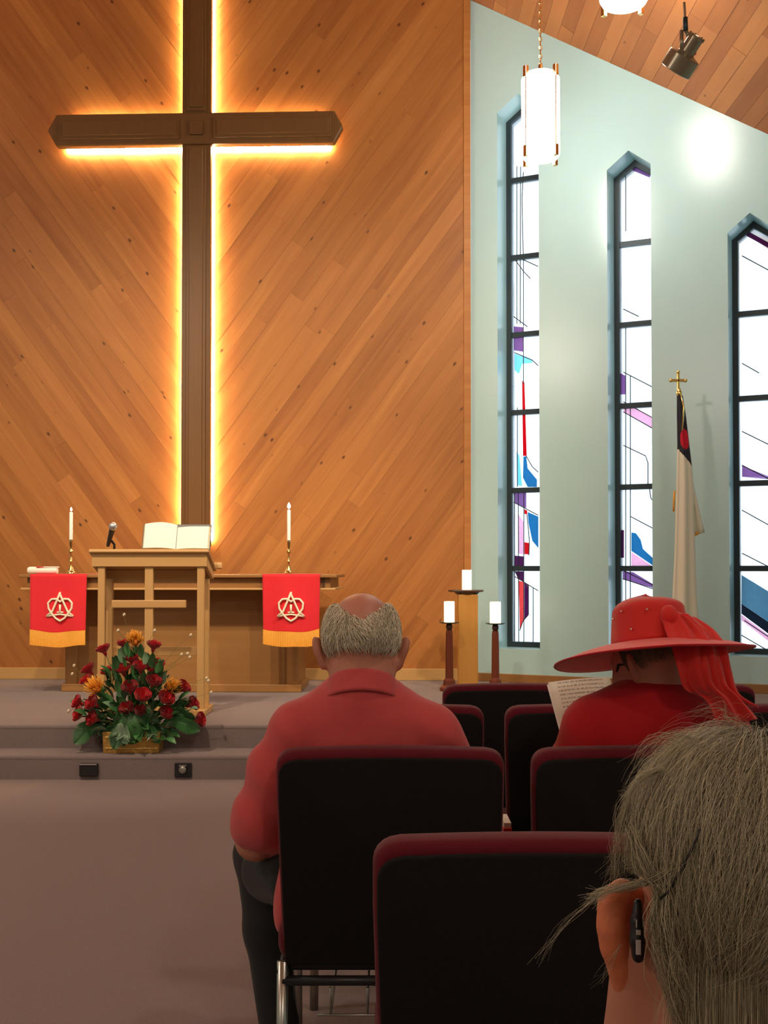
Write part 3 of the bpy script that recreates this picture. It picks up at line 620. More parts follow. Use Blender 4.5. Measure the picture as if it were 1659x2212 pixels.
MB().box((0.02, tl - 0.008, 0.028), (t1 - t0 + 0.03, 0.020, 0.045)).build('book_ledge', M['oak_x'], lec, bevel=0.005, mw=TOP)
# small cross in the open front
cx_ = lx(320)
MB().box((cx_, 0.03, lz(1224) / 2 + 0.02), (0.056, 0.03, lz(1224) - 0.04)).build('cross_upright', M['oak'], lec, bevel=0.004)
MB().box((cx_, 0.026, lz(1305)), (lx(401) - lx(240), 0.04, lz(1296) - lz(1313))).build('cross_arm', M['oak_x'], lec, bevel=0.006)
MB().box((0, 0.03, 0.03), (lx(432) - lx(217), 0.03, 0.05)).build('bottom_rail', M['oak_x'], lec, bevel=0.004)
# open book on the desk, its spread facing up and forward over the top edge
book = empty('open_book'); book.matrix_basis = Matrix.Translation((LC, DL, ZP)) @ TOP @ xf((lx(377) - (t0 + t1) / 2, 0.050, 0.026), (R(68) + ang, 0, 0))
tag(book, 'large open book with white pages propped on the lectern', 'book')
bw, bh = (449 - 304) / 2 * kl, (1186 - 1134) * kl + 0.02
MB().box((0, bh / 2, -0.004), (2 * bw + 0.012, bh + 0.01, 0.008)).build('cover', M['black'], book, bevel=0.002)
for sgn in (-1, 1):
    def page(u, v, sgn=sgn):
        hgt = (0.030 if sgn < 0 else 0.018) * (math.sin(min(1, u * 1.6) * math.pi / 2) * (1 - 0.35 * u)); top = bh - 0.004 + (0.010 * math.sin(u * math.pi) if sgn < 0 else -0.018 + 0.002 * u)
        return Vector((sgn * (0.002 + u * (bw - 0.012)), v * top + 0.003, 0.001 + hgt))
    MB().grid(page, 14, 6).build('page', M['page'], book, smooth=True)
    e = MB(); n = 14
    for v in (0, 1):
        rim = [page(i / (n - 1), v) for i in range(n)]; low = [Vector((q.x + sgn * 0.006 * (i / (n - 1)), q.y, 0.0)) for i, q in enumerate(rim)]
        e.add(rim + low, [(i, i + 1, n + i + 1, n + i) for i in range(n - 1)])
    rim = [page(1, j / 5) for j in range(6)]; low = [Vector((q.x + sgn * 0.010, q.y, 0.0)) for q in rim]
    e.add(rim + low, [(i, i + 1, 7 + i, 6 + i) for i in range(5)])
    e.build('page_block', M['page_edge'], book)
# microphone in its clip
mic = empty('microphone'); mp_ = at(247, 1186, DL + 0.05)
mic.location = mp_; tag(mic, 'black microphone with silver mesh head standing on the lectern', 'microphone')
a_, b_ = at(233, 1179, DL + 0.04) - mp_, at(245, 1134, DL - 0.06) - mp_
dirm = (b_ - a_).normalized(); qm = Matrix.Translation(a_) @ dirm.to_track_quat('Z', 'Y').to_matrix().to_4x4(); Lm = (b_ - a_).length
MB().lathe([(0.011, 0), (0.012, 0.01), (0.019, Lm * 0.8), (0.022, Lm * 0.84)], 16, qm).build('handle', M['black'], mic, smooth=True, autosm=50)
MB().sphere(a_ + dirm * (Lm * 0.93), 0.027, 16, 12).build('mesh_head', M['silver'], mic, smooth=True)
MB().tube([(0, 0, -0.004), (0.0, 0, 0.03), a_ + dirm * Lm * 0.35], 0.008, 8).build('clip_arm', M['black'], mic, smooth=True)
MB().lathe([(0.03, -0.012), (0.03, -0.006), (0.010, 0.0)], 16).build('clip_base', M['steel'], mic, smooth=True, autosm=40)

# ------------------------------------------------------------------ flower arrangement on the lower step
FX = at(288, 1600, YS1 + 0.13).x; FY = YS1 + 0.135
fl = empty('flower_arrangement', (FX, FY, ZS)); tag(fl, 'red rose and orange protea arrangement in a gold box on the step', 'flowers')
def fp(px, py, dy=0.0): return at(px, py, FY + dy) - fl.location
pw, ph = 0.33, fp(288, 1578).z
MB().prism([(-pw / 2, 0.0), (pw / 2, 0.0), (pw / 2 + 0.006, ph), (-pw / 2 - 0.006, ph)], -0.07, 0.07, Matrix(((1, 0, 0, 0), (0, 0, 1, 0), (0, 1, 0, 0), (0, 0, 0, 1)))).build('gold_box', M['gold_foil'], fl, bevel=0.004)
for zz in (0.03, ph - 0.03): MB().box((0, -0.071, zz), (pw - 0.02, 0.006, 0.008)).build('box_band', M['gold'], fl, bevel=0.002)
for i in range(6):
    for zz in (0.03, ph - 0.03): MB().sphere((-0.14 + i * 0.056, -0.074, zz), 0.006, 8, 6).build('stud', M['gold'], fl, smooth=True)
# rose: spiral of cupped petals in one mesh shape, shared
def rose_mesh():
    m = MB(); rnd = random.Random(3)
    for k, (r, n, h, op) in enumerate(((0.010, 3, 0.046, 0.0), (0.018, 4, 0.046, 0.10), (0.026, 5, 0.046, 0.10), (0.031, 6, 0.042, 0.22))):
        for i in range(n):
            a0 = 2 * math.pi * (i + 0.37 * k) / n; sp = 2 * math.pi / n * 0.78
            def pet(u, v, a0=a0, sp=sp, r=r, h=h, op=op):
                a = a0 + (u - 0.5) * 2 * sp * (0.5 + 0.5 * math.sin(v * math.pi * 0.8 + 0.3)); rr = 0.006 + r * math.sin(min(1, v * 1.15) * math.pi / 2) + op * 0.018 * max(0, v - 0.6) * 2.5
                z = h * v - 0.010 * (2 * u - 1) ** 2 * v * v - op * 0.012 * max(0, v - 0.75) * 4
                return Vector((rr * math.cos(a), rr * math.sin(a), z))
            m.grid(pet, 5, 6)
    m.lathe([(0.003, -0.02), (0.010, -0.006), (0.012, 0.004), (0.006, 0.012)], 8)
    me = bpy.data.meshes.new('rose'); me.from_pydata(m.v, [], m.f); me.materials.append(M['rose']); me.polygons.foreach_set('use_smooth', [True] * len(me.polygons)); return me
RM = rose_mesh()
# (px, py, depth offset, size)
ROSES = [(224, 1404, .06, 1.0), (267, 1392, .04, .9), (332, 1396, .03, 1.0), (284, 1424, -.02, 1.0), (192, 1447, .02, 1.0), (266, 1448, -.05, 1.05), (304, 1442, -.07, 1.1), (325, 1446, -.05, .75), (340, 1436, -.03, .95),
         (231, 1452, .0, .85), (187, 1470, -.02, .9), (331, 1474, -.10, 1.05), (281, 1487, -.10, 1.1), (308, 1504, -.13, 1.1), (169, 1517, -.03, .95), (202, 1519, -.10, 1.1), (357, 1510, -.10, 1.15), (394, 1486, -.02, 1.05), (414, 1521, .0, 1.0),
         (173, 1542, -.05, 1.1), (203, 1552, -.10, 1.05), (429, 1555, -.03, 1.0), (274, 1532, -.08, 1.0), (356, 1540, -.10, .95), (303, 1536, -.09, .8)]
core = Vector((0, 0.02, 0.20))
for (px, py, dy, s) in ROSES:
    p = fp(px, py, dy); d = (p - core * 0.8 + Vector((0, -0.10, 0.06))).normalized()
    o = bpy.data.objects.new('rose', RM); col.objects.link(o); o.parent = fl; o.location = p - d * 0.02 * s; o.rotation_euler = d.to_track_quat('Z', 'Y').to_euler(); o.scale = (s * 1.15,) * 3
    o2 = MB().tube([p - d * 0.03, p * 0.6 + core * 0.3, Vector((p.x * 0.2, 0, ph - 0.02))], 0.003, 5).build('stem', M['stem'], o)
    o2.matrix_parent_inverse = (Matrix.LocRotScale(o.location, o.rotation_euler, o.scale)).inverted()
# leaves
def leaf_mesh(name, L, Wd, m):
    q = MB()
    def fn(u, v):
        w = Wd * math.sin(math.pi * min(1, v * 0.93 + 0.05)) ** 0.8 * (1 - 0.35 * v); return Vector(((u - 0.5) * 2 * w, L * v, 0.16 * L * math.sin(v * 2.4) + 0.35 * w * abs(2 * u - 1)))
    q.grid(fn, 5, 7); me = bpy.data.meshes.new(name); me.from_pydata(q.v, [], q.f); me.materials.append(m); me.polygons.foreach_set('use_smooth', [True] * len(me.polygons)); return me
LM = [leaf_mesh('leaf', 0.085, 0.024, M['leaf']), leaf_mesh('leaf', 0.065, 0.022, M['leaf']), leaf_mesh('leaf', 0.07, 0.022, M['leaf_pale'])]
rl = random.Random(11)
def inside(px, py):
    c = 292; hwid = 20 + (py - 1385) * 0.72 if py < 1520 else 125 - max(0, py - 1560) * 0.9
    return abs(px - c) < hwid
n = 0
MB().sphere((0, 0.02, 0.16), 0.13, 16, 12, 1.15).build('moss_core', M['leaf'], fl, smooth=True)
MB().sphere((0, 0.03, 0.12), 0.11, 16, 12, 0.6, Matrix.Diagonal((2.0, 0.9, 1, 1))).build('moss_core', M['leaf'], fl, smooth=True)
while n < 298:
    px, py = rl.uniform(158, 440), rl.uniform(1395, 1605)
    if not inside(px, py): continue
    p = fp(px, py, rl.uniform(-0.12, 0.10)); d = (p - Vector((0, 0.03, 0.13)) + Vector((rl.uniform(-.1, .1), rl.uniform(-.15, .02), rl.uniform(-.1, .06)))).normalized()
    o = bpy.data.objects.new('leaf', LM[rl.choices((0, 1, 2), (5, 4, 2))[0]]); col.objects.link(o); o.parent = fl
    q = d.to_track_quat('Y', 'Z'); o.rotation_euler = (q @ Euler((0, rl.uniform(-0.9, 0.9), 0)).to_quaternion()).to_euler(); o.location = p - d * 0.05; s = rl.uniform(0.9, 1.45); o.scale = (s, s, s); n += 1
# trailing fern fronds over the box and at the sides
def frond(pts, wid, m):
    q = MB(); pts = [Vector(p) for p in pts]; N = 26
    def pos(t):
        k = t * (len(pts) - 1); i = min(int(k), len(pts) - 2); return pts[i].lerp(pts[i + 1], k - i)
    q.tube([pos(i / 8) for i in range(9)], 0.002, 5)
    for i in range(2, N):
        t = i / N; p = pos(t); d = (pos(min(1, t + .05)) - pos(max(0, t - .05))).normalized(); sd = d.cross(Vector((0, 1, 0.2))).normalized(); L = wid * math.sin(math.pi * (0.12 + 0.85 * t))
        for sg in (-1, 1):
            a = (sd * sg + d * 0.6).normalized(); wv = d * 0.006; tip = p + a * L + Vector((0, -0.01, -0.006))
            q.add([p - wv, p + wv, p + a * L * 0.6 + wv * 1.2, tip, p + a * L * 0.6 - wv * 1.2], [(0, 1, 2, 3, 4)])
    q.build('fern_frond', m, fl)
frond([fp(262, 1560, -.10), fp(255, 1585, -.14), fp(246, 1618, -.12)], 0.06, M['leaf']); frond([fp(270, 1565, -.10), fp(268, 1590, -.15), fp(262, 1600, -.14)], 0.05, M['leaf_pale'])
frond([fp(215, 1555, -.05), fp(185, 1575, -.08), fp(162, 1606, -.08)], 0.07, M['leaf']); frond([fp(360, 1550, -.05), fp(400, 1565, -.08), fp(432, 1575, -.06)], 0.06, M['leaf']); frond([fp(320, 1560, -.08), fp(330, 1585, -.14), fp(326, 1592, -.13)], 0.05, M['leaf'])
frond([fp(230, 1540, -.05), fp(200, 1565, -.05), fp(178, 1590, -.04)], 0.06, M['leaf']); frond([fp(355, 1535, -.03), fp(395, 1545, -.05), fp(425, 1560, -.02)], 0.06, M['leaf'])
# pincushion proteas
for (px, py, dy, s) in ((292, 1382, 0.0, 1.0), (206, 1484, -0.07, 1.15), (372, 1484, -0.07, 1.0)):
    p = fp(px, py, dy); d = (p - core + Vector((0, -0.15, 0.10))).normalized(); rp = random.Random(px); q = MB()
    ux = d.orthogonal().normalized(); uy = d.cross(ux)
    for i in range(90):
        a = rp.uniform(0, 6.283); e = rp.uniform(0.1, 1.5); b = p - d * 0.02 * s
        dd = d * math.cos(e) + (ux * math.cos(a) + uy * math.sin(a)) * math.sin(e); L = 0.068 * s * rp.uniform(0.8, 1.1)
        q.tube([b + dd * 0.012, b + dd * L * 0.7 + d * 0.006, b + dd * L * 0.9 + d * 0.022 * s], [0.0026, 0.0026, 0.0016], 4)
    po = q.build('protea', M['protea'], fl, smooth=True)
    MB().sphere(p - d * 0.015 * s, 0.024 * s, 12, 8).build('core', M['protea_tip'], po, smooth=True)
# thin sprigs with cream buds
SPR = [((330, 1470), (375, 1440), (410, 1420)), ((330, 1470), (370, 1435), (405, 1412)), ((340, 1470), (380, 1430), (392, 1414)), ((190, 1480), (172, 1455), (160, 1438)), ((190, 1490), (172, 1462), (156, 1456)),
       ((300, 1420), (325, 1380), (334, 1362)), ((290, 1400), (275, 1360), (268, 1328)), ((280, 1400), (262, 1372), (255, 1362)), ((360, 1500), (415, 1475), (446, 1465)), ((360, 1500), (420, 1478), (450, 1471)), ((370, 1520), (425, 1505), (456, 1496)), ((340, 1450), (380, 1400), (412, 1372)), ((185, 1530), (165, 1530), (148, 1536))]
for s in SPR:
    pts = [fp(x, y, dy) for (x, y), dy in zip(s, (0, -0.02, -0.03))]
    q = MB().tube(pts, 0.0012, 4).build('sprig', M['stem'], fl)
    MB().sphere(pts[-1], 0.0085, 8, 6, 1.4, xf((0, 0, 0), (0.4, 0.5, 0))).build('bud', M['bud'], q, smooth=True)

# sockets on the lower riser
t = empty('floor_socket_box', at(193, 1662, YS1)); tag(t, 'small black socket box on the step riser left of the gold box', 'socket')
MB().box((0, -0.012, 0), (0.108, 0.03, 0.075)).build('box', M['black'], t, bevel=0.006); MB().box((0, -0.028, 0.034), (0.10, 0.008, 0.006)).build('lid_edge', M['silver'], t)
t = empty('wall_outlet', at(396, 1663, YS1)); tag(t, 'dark outlet plate with a grey plug on the step riser', 'outlet')
MB().box((0, -0.006, 0), (0.10, 0.012, 0.085)).build('plate', M['black'], t, bevel=0.003); MB().lathe([(0.022, 0), (0.022, 0.02), (0.012, 0.03)], 12, xf((0, -0.012, 0.005), (R(90), 0, 0))).build('plug', M['steel'], t, smooth=True, autosm=40); MB().box((0, -0.02, 0.028), (0.045, 0.016, 0.008)).build('plug_lip', M['steel'], t)

# ------------------------------------------------------------------ pillar candles on stands by the corner
DC = 9.05
def led_candle(px0, px1, py0, py1, d, label):
    c = at((px0 + px1) / 2, py1, d); r = (px1 - px0) / 2 * d / F; h = at(px0, py0, d).z - c.z
    t = empty('pillar_candle', c); tag(t, label, 'candle', 'glowing pillar candles')
    pr = [(r * 0.98, 0), (r, 0.004), (r, h - 0.006), (r * 0.94, h), (r * 0.6, h - 0.004), (r * 0.45, h - 0.016)]
    MB().lathe(pr, 24).build('wax', M['led_candle'], t, smooth=True, autosm=50); MB().tube([(0, 0, h - 0.018), (0.001, 0, h - 0.004)], 0.0015, 5).build('wick', M['black'], t)
    return c
c = led_candle(998, 1019, 1231, 1274, DC + .05, 'glowing cream pillar candle, highest of the three')
t = empty('candle_post', (c.x, c.y, ZP)); tag(t, 'square oak candle post with a wide dark top plate', 'candle stand'); zz = c.z - ZP
MB().prism([(-0.115, -0.10), (0.115, -0.10), (0.135, 0.0), (0.115, 0.10), (-0.115, 0.10), (-0.15, 0.0)], zz - 0.016, zz).build('top_plate', M['dark_wood'], t, bevel=0.004)
MB().lathe([(0.085, zz - 0.036), (0.105, zz - 0.016)], 24).build('collar', M['dark_wood'], t, smooth=True, autosm=40)
MB().box((0.005, 0, (zz - 0.036) / 2), (0.155, 0.155, zz - 0.036)).build('post', M['post_oak'], t, bevel=0.004); MB().box((0.005, 0, 0.02), (0.17, 0.17, 0.04)).build('base', M['post_oak'], t, bevel=0.006)
for (a, b, y0, y1, d, lab, lab2) in ((959, 982, 1299, 1344, DC - .17, 'glowing cream pillar candle on the slim stand against the pine wall', 'slim dark red turned candle stand in front of the pine wall'), (1058, 1082, 1300, 1346, DC - .14, 'glowing cream pillar candle on the slim stand beside the tall window', 'slim dark red turned candle stand in front of the mint wall')):
    c = led_candle(a, b, y0, y1, d, lab); t = empty('candle_stand', (c.x, c.y, ZP)); tag(t, lab2, 'candle stand', 'slim candle stands'); zz = c.z - ZP
    MB().lathe([(0.020, zz - 0.012), (0.055, zz - 0.010), (0.078, zz - 0.004), (0.078, zz)], 24).build('drip_plate', M['metal_dark'], t, smooth=True, autosm=40)
    MB().lathe([(0.02, zz - 0.012), (0.026, zz - 0.03), (0.026, zz - 0.045), (0.018, zz - 0.06)], 16).build('neck', M['dark_wood'], t, smooth=True)
    n = 12; pr = [(0.023, zz - 0.06), (0.027, zz - 0.09), (0.029, zz * 0.6), (0.031, 0.10), (0.045, 0.08), (0.05, 0.04)]
    MB().lathe(pr[::-1], 8).build('fluted_shaft', M['dark_red_wood'], t)
    MB().lathe([(0.075, 0), (0.075, 0.025), (0.055, 0.04), (0.045, 0.045)], 24).build('base', M['dark_red_wood'], t, smooth=True, autosm=40)

# ------------------------------------------------------------------ church flag
DF = 8.35
ftop = at(1467, 852, DF); fb = Vector((ftop.x + 0.02, DF, ZP)); t = empty('church_flag', fb); tag(t, 'cream church flag with navy canton on a pole topped by a gold cross', 'flag')
q = lambda px, py, dy=0.0: at(px, py, DF + dy) - fb
MB().tube([(0, 0, 0.05), ftop - fb], 0.013, 10).build('pole', M['oak'], t, smooth=True)
MB().lathe([(0.14, 0), (0.14, 0.03), (0.05, 0.06), (0.02, 0.12)], 24).build('pole_base', M['brass'], t, smooth=True, autosm=40)
fc = q(1465, 824); m = MB(); k = DF / F
m.box(fc + Vector((0, 0, 0.0)), (0.022, 0.018, 42 * k)); m.box(fc + Vector((0, 0, 2 * k)), (33 * k, 0.018, 0.022)); m.build('finial_cross', M['gold'], t, bevel=0.005)
for dx, dz in ((0, 20), (-16, 2), (16, 2)): MB().sphere(fc + Vector((dx * k, 0, dz * k)), 0.015, 10, 8).build('finial_knob', M['gold'], t, smooth=True)
MB().lathe([(0.012, -0.03), (0.020, -0.015), (0.024, 0), (0.016, 0.012), (0.010, 0.03)], 14, Matrix.Translation(q(1467, 848))).build('finial_socket', M['gold'], t, smooth=True)
# draped cloth: closed bundle of folds widening downwards; outline rows (py, left px, right px)
ROWS = [(855, 1461, 1474), (900, 1461, 1481), (960, 1462, 1488), (1010, 1461, 1494), (1060, 1460, 1497), (1130, 1458, 1499), (1200, 1456, 1501), (1280, 1452, 1504), (1340, 1448, 1508), (1430, 1444, 1512)]
def flag_pt(u, v, lift=0.0):
    z = v * (len(ROWS) - 1); i = min(int(z), len(ROWS) - 2); f = z - i; y, a, b = [ROWS[i][c] + (ROWS[i + 1][c] - ROWS[i][c]) * f for c in range(3)]
    th = math.pi * (1 - u); cx, rx = (a + b) / 2, (b - a) / 2; rad = 1 + 0.10 * math.sin(u * 14 + v * 2) * min(1, v * 3); ry = rx * k * (0.75 + 0.12 * math.sin(u * 17 + 1)) + lift
    p = q(cx + rx * math.cos(th) * 1.0, y); return p + Vector((0, -ry * math.sin(th) * rad - 0.012, 0))
NU, NV = 64, 150; parts = {'field': MB(), 'canton': MB(), 'cross_patch': MB()}
vs = [[flag_pt(i / (NU - 1), j / (NV - 1)) for i in range(NU)] for j in range(NV)]
def py_of(v):
    z = v * (len(ROWS) - 1); i = min(int(z), len(ROWS) - 2); return ROWS[i][0] + (ROWS[i + 1][0] - ROWS[i][0]) * (z - i)
for j in range(NV - 1):
    for i in range(NU - 1):
        u = (i + .5) / (NU - 1); y = py_of((j + .5) / (NV - 1)); key = 'field'
        if y < 972 + (45 * max(0, u - 0.18) / 0.82 if u > 0.22 else 0): key = 'canton'
        if 928 < y < 972 and 0.30 < u < 0.80 and ((y - 950) / 22) ** 2 + ((u - 0.55) / 0.27) ** 2 < 1: key = 'cross_patch'
        parts[key].add([vs[j][i], vs[j][i + 1], vs[j + 1][i + 1], vs[j + 1][i]], [(0, 3, 2, 1)])
for key, mm in (('field', 'flag_white'), ('canton', 'navy'), ('cross_patch', 'flag_red')): parts[key].build(key, M[mm], t, smooth=True, solid=0.002)
def back_fold(u, v): return q(1484 + 27 * v * (0.4 + u), 985 + 165 * v + (1 - u) * 10 * v, 0.02 + 0.02 * math.sin(u * 6))
MB().grid(back_fold, 10, 14).build('rear_fold', M['flag_white'], t, smooth=True, solid=0.002)
m = MB(); m.tube([q(1470, 850, -.03), q(1477, 880, -.05), q(1474, 930, -.055)], 0.006, 6); m.build('gold_cord', M['gold'], t, smooth=True)
m = MB(); m.tube([q(1496, 1158, .02), q(1506, 1153, .02), q(1512, 1148, .02)], 0.011, 6); m.tube([q(1457, 1060, .0), q(1455, 1105, .0)], 0.008, 6); m.build('gold_fringe', M['fringe'], t, smooth=True)

# ------------------------------------------------------------------ pendant lanterns
def pendant(px, d, pybot, pytop, halfpx, label):
    c = at(px, pybot, d); h = at(px, pytop, d).z - c.z; r = halfpx * d / F
    t = empty('pendant_lantern', c); tag(t, label, 'pendant lamp', 'opal glass pendant lanterns')
    pr = [(0.001, -0.02), (r * 0.5, -0.016), (r * 0.82, 0.0), (r * 0.92, 0.03), (r * 0.92, h - 0.03), (r * 0.8, h), (r * 0.3, h + 0.01)]
    MB().lathe(pr, 32).build('glass_shade', M['lamp_glass'], t, smooth=True)
    for i in range(4):
        a = R(38 + 90 * i); x, y = r * math.cos(a), r * math.sin(a)
        for z0, z1 in ((-0.02, 0.06), (h - 0.05, h + 0.03)): MB().box((x, y, (z0 + z1) / 2), (0.030, 0.030, z1 - z0), Matrix.Rotation(a, 3, 'Z')).build('corner_clip', M['brass'], t, bevel=0.003)
        MB().tube([(x, y, 0.04), (x, y, h - 0.03)], 0.005, 6).build('corner_rod', M['brass'], t)
    MB().lathe([(r * 0.5, h + 0.005), (r * 0.35, h + 0.03), (0.02, h + 0.045), (0.012, h + 0.08)], 20).build('cap', M['brass'], t, smooth=True, autosm=40)
    zc = ceil_z(c.x) - c.z; z = h + 0.075; i = 0; sh = MB().tube([(0.011 * math.cos(a), 0, 0.019 * math.sin(a)) for a in [2 * math.pi * j / 10 for j in range(10)]], 0.0032, 5, closed=True)
    me = bpy.data.meshes.new('chain_link'); me.from_pydata(sh.v, [], sh.f); me.materials.append(M['brass'])
    while z < zc - 0.02:
        o = bpy.data.objects.new('chain_link', me); col.objects.link(o); o.parent = t; o.location = (0, 0, z); o.rotation_euler = (0, 0, R(90) * (i % 2)); z += 0.031; i += 1
    MB().lathe([(0.05, zc - 0.03), (0.065, zc + 0.02)], 16).build('ceiling_rose', M['brass'], t)
pendant(1168, 8.1, 342, 163, 45, 'glowing cylindrical pendant lantern hanging before the tall window')
pendant(1348, 7.35, 8, -150, 57, 'pendant lantern at the top edge of the picture by the spotlight')

# ------------------------------------------------------------------ hanging spotlight
DS = 6.2; ks = DS / F
top = at(1480, 42, DS); t = empty('hanging_spotlight', top); tag(t, 'bronze can spotlight hanging on a thin rod under the ceiling', 'spotlight')
P = lambda px, py, dy=0.0: at(px, py, DS + dy) - top
MB().tube([P(1477, -8), Vector((P(1477, -8).x, 0, ceil_z(top.x) - top.z))], 0.006, 8).build('rod', M['steel'], t); MB().tube([P(1478, 5), P(1480, 40)], 0.007, 8).build('rod', M['steel'], t)
MB().tube([P(1480, 38), P(1481, 68)], 0.014, 10).build('swivel', M['metal_dark'], t, smooth=True)
MB().tube([P(1472, 66, -.02), P(1473, 108, -.02)], 0.011, 8).build('yoke_arm', M['bronze'], t, smooth=True); MB().tube([P(1481, 66), P(1489, 82)], 0.012, 8).build('yoke_arm', M['bronze'], t, smooth=True)
a, b = P(1458, 154, .06), P(1506, 78, -.05); ax = (b - a); L = ax.length; ax.normalize(); mm = Matrix.Translation(a) @ ax.to_track_quat('Z', 'Y').to_matrix().to_4x4()
R1, R2 = 36 * ks, 17 * ks
MB().lathe([(R1 * .93, 0.0), (R1, 0.004), (R1, L * .44), (R1 * .96, L * .46), (R2 * 1.15, L * .52), (R2, L * .56), (R2, L * .97), (R2 * .9, L), (R2 * .35, L * 1.01)], 28, mm, cap=False).build('can', M['bronze'], t, smooth=True, autosm=30)
MB().lathe([(R1 * .9, 0.02), (R1 * .5, 0.05), (0.001, 0.06)], 24, mm, cap=False).build('reflector', M['lamp_glass'], t, smooth=True)
for i in range(6): MB().box((R2 * math.cos(i * 1.047), R2 * math.sin(i * 1.047), L * 0.98), (0.008, 0.008, 0.02)).build('vent_fin', M['bronze'], t, mw=mm)
MB().sphere(P(1499, 115), 0.014, 8, 6).build('knob', M['rose'], t, smooth=True)
ls = spot('spotlight_beam', top + a - ax * 0.02, top + a - ax * 3.0, 260, 60); 

# ------------------------------------------------------------------ upholstered chairs
CHW, CHT = 0.4925, 0.85
def make_chair():
    t = empty('church_chair')
    tilt = Matrix.Rotation(R(6), 4, 'X')                   # top leans back towards the row behind
    zb, zt = 0.375, CHT
    def tl(y, z): p = Matrix.Rotation(R(6), 3, 'X') @ Vector((0, y, z - zt)); return Vector((0, p.y, p.z + zt))
    BM = Matrix.Translation((0, 0, zt)) @ tilt
    # cushion with a crowned top
    m = MB(); w = CHW / 2; n = 16
    poly = [(-w + 0.012, zb - zt), (w - 0.012, zb - zt), (w, -0.10)] + [(w - 0.0015 * 0 - (0.034 - 0.034 * math.cos(a)), -0.040 + 0.034 * math.sin(a)) for a in [math.pi / 2 * i / 5 for i in range(6)]]
    right = poly[2:]; top = [(x, -0.006 + 0.006 * math.cos(x / w * 1.5)) for x in np.linspace(w - 0.04, -w + 0.04, 9)]
    poly = poly[:2] + right[:-1] + top + [(-x, z) for x, z in reversed(right[:-1])]
    XZ = Matrix(((1, 0, 0, 0), (0, 0, 1, 0), (0, 1, 0, 0), (0, 0, 0, 1)))
    MB().prism(poly, 0.008, 0.068, XZ).build('backrest', M['maroon'], t, bevel=0.018, seg=3, mw=BM, smooth=True, autosm=50)
    ip = [(x * 0.975, z if z < -0.3 else (z - 0.016)) for x, z in poly]
    MB().prism(ip, 0.0, 0.012, XZ).build('back_panel', M['black_cloth'], t, bevel=0.005, seg=2, mw=BM, smooth=True, autosm=50)
    MB().box((0, 0.285, 0.425), (CHW, 0.46, 0.085)).build('seat', M['maroon'], t, bevel=0.03, seg=3, smooth=True, autosm=50)
    MB().box((0, 0.285, 0.372), (CHW - 0.05, 0.43, 0.024)).build('seat_pan', M['black'], t, bevel=0.004)
    for sx in (-1, 1):
        x = sx * (CHW / 2 - 0.012)
        MB().tube([(x, 0.022, 0.0), (x, 0.058, 0.385)], 0.0125, 10).build('leg', M['steel'], t, smooth=True)
        MB().tube([(x, 0.50, 0.0), (x, 0.47, 0.37)], 0.0125, 10).build('leg', M['steel'], t, smooth=True)
        MB().tube([(x, 0.05, 0.365), (x, 0.48, 0.365)], 0.0125, 10).build('side_rail', M['frame_black'], t, smooth=True)
    MB().tube([(-CHW / 2 + 0.012, 0.052, 0.345), (CHW / 2 - 0.012, 0.052, 0.345)], 0.011, 10).build('stretcher', M['frame_black'], t, smooth=True)
    rk = MB()
    for xx in (-0.13, -0.05, 0.05, 0.13): rk.tube([(xx, 0.05, 0.33), (xx, 0.08, 0.26), (xx, 0.42, 0.26), (xx, 0.45, 0.33)], 0.003, 6)
    rk.tube([(-0.16, 0.08, 0.26), (0.16, 0.08, 0.26)], 0.003, 6); rk.tube([(-0.16, 0.42, 0.26), (0.16, 0.42, 0.26)], 0.003, 6)
    rk.build('book_rack', M['steel'], t, smooth=True)
    return t
D_ROW = {k: F * (H - CHT) / (py - HORIZON) for k, py in ((1, 1819), (2, 1621), (3, 1527), (4, 1481))}
chair0 = make_chair(); used = [False]
def chair(xl, d, label):
    o = copy_tree(chair0) if used[0] else chair0; used[0] = True
    o.location = (xl + CHW / 2, d, 0); tag(o, label, 'chair', 'maroon upholstered chairs in rows'); return o
PITCHX = CHW + 0.06
def row_x(k, px): return (px - 829.5) / F * D_ROW[k]
x2 = row_x(2, 595)
chair(x2, D_ROW[2], 'maroon chair with black back in which the elderly man in salmon shirt sits')
chair(x2 + PITCHX, D_ROW[2], 'maroon chair in which the woman with the red hat sits')
x1 = row_x(1, 805)
chair(x1, D_ROW[1], 'large empty maroon chair with black back, nearest to the viewer')
x3 = row_x(3, 1047) - CHW
chair(x3, D_ROW[3], 'empty maroon chair directly in front of the elderly man')
chair(x3 + PITCHX, D_ROW[3], 'empty maroon chair under the printed sheet, in front of the red-hat woman')
chair(x3 + 2 * PITCHX, D_ROW[3], 'maroon chair half hidden behind the red scarf, second row from the steps')
x4 = row_x(4, 957)
chair(x4, D_ROW[4], 'maroon front-row chair below the three pillar candles')
chair(x4 + PITCHX, D_ROW[4], 'maroon front-row chair hidden behind the red-hat woman\'s shoulders')
chair(x4 + 2 * PITCHX, D_ROW[4], 'maroon front-row chair beyond the scarf, at the picture edge')
D_FG = 0.86                                               # depth of the nearest person's head
chair(0.04, 0.765, 'chair of the grey-haired person nearest the viewer')

# hymnal standing on the woman's chair row
hp = at(1092, 1800, 2.80); t = empty('hymnal', (hp.x, 2.80, 0.4675)); tag(t, 'small red book with a white top standing between two chairs', 'book')
hz = at(1092, 1768, 2.80).z - 0.4675
MB().box((0, 0, hz / 2 - 0.006), (0.020, 0.11, hz - 0.012)).build('cover', M['red_cloth'], t, bevel=0.002); MB().box((0, 0, hz - 0.008), (0.017, 0.10, 0.016)).build('page_block', M['page'], t)

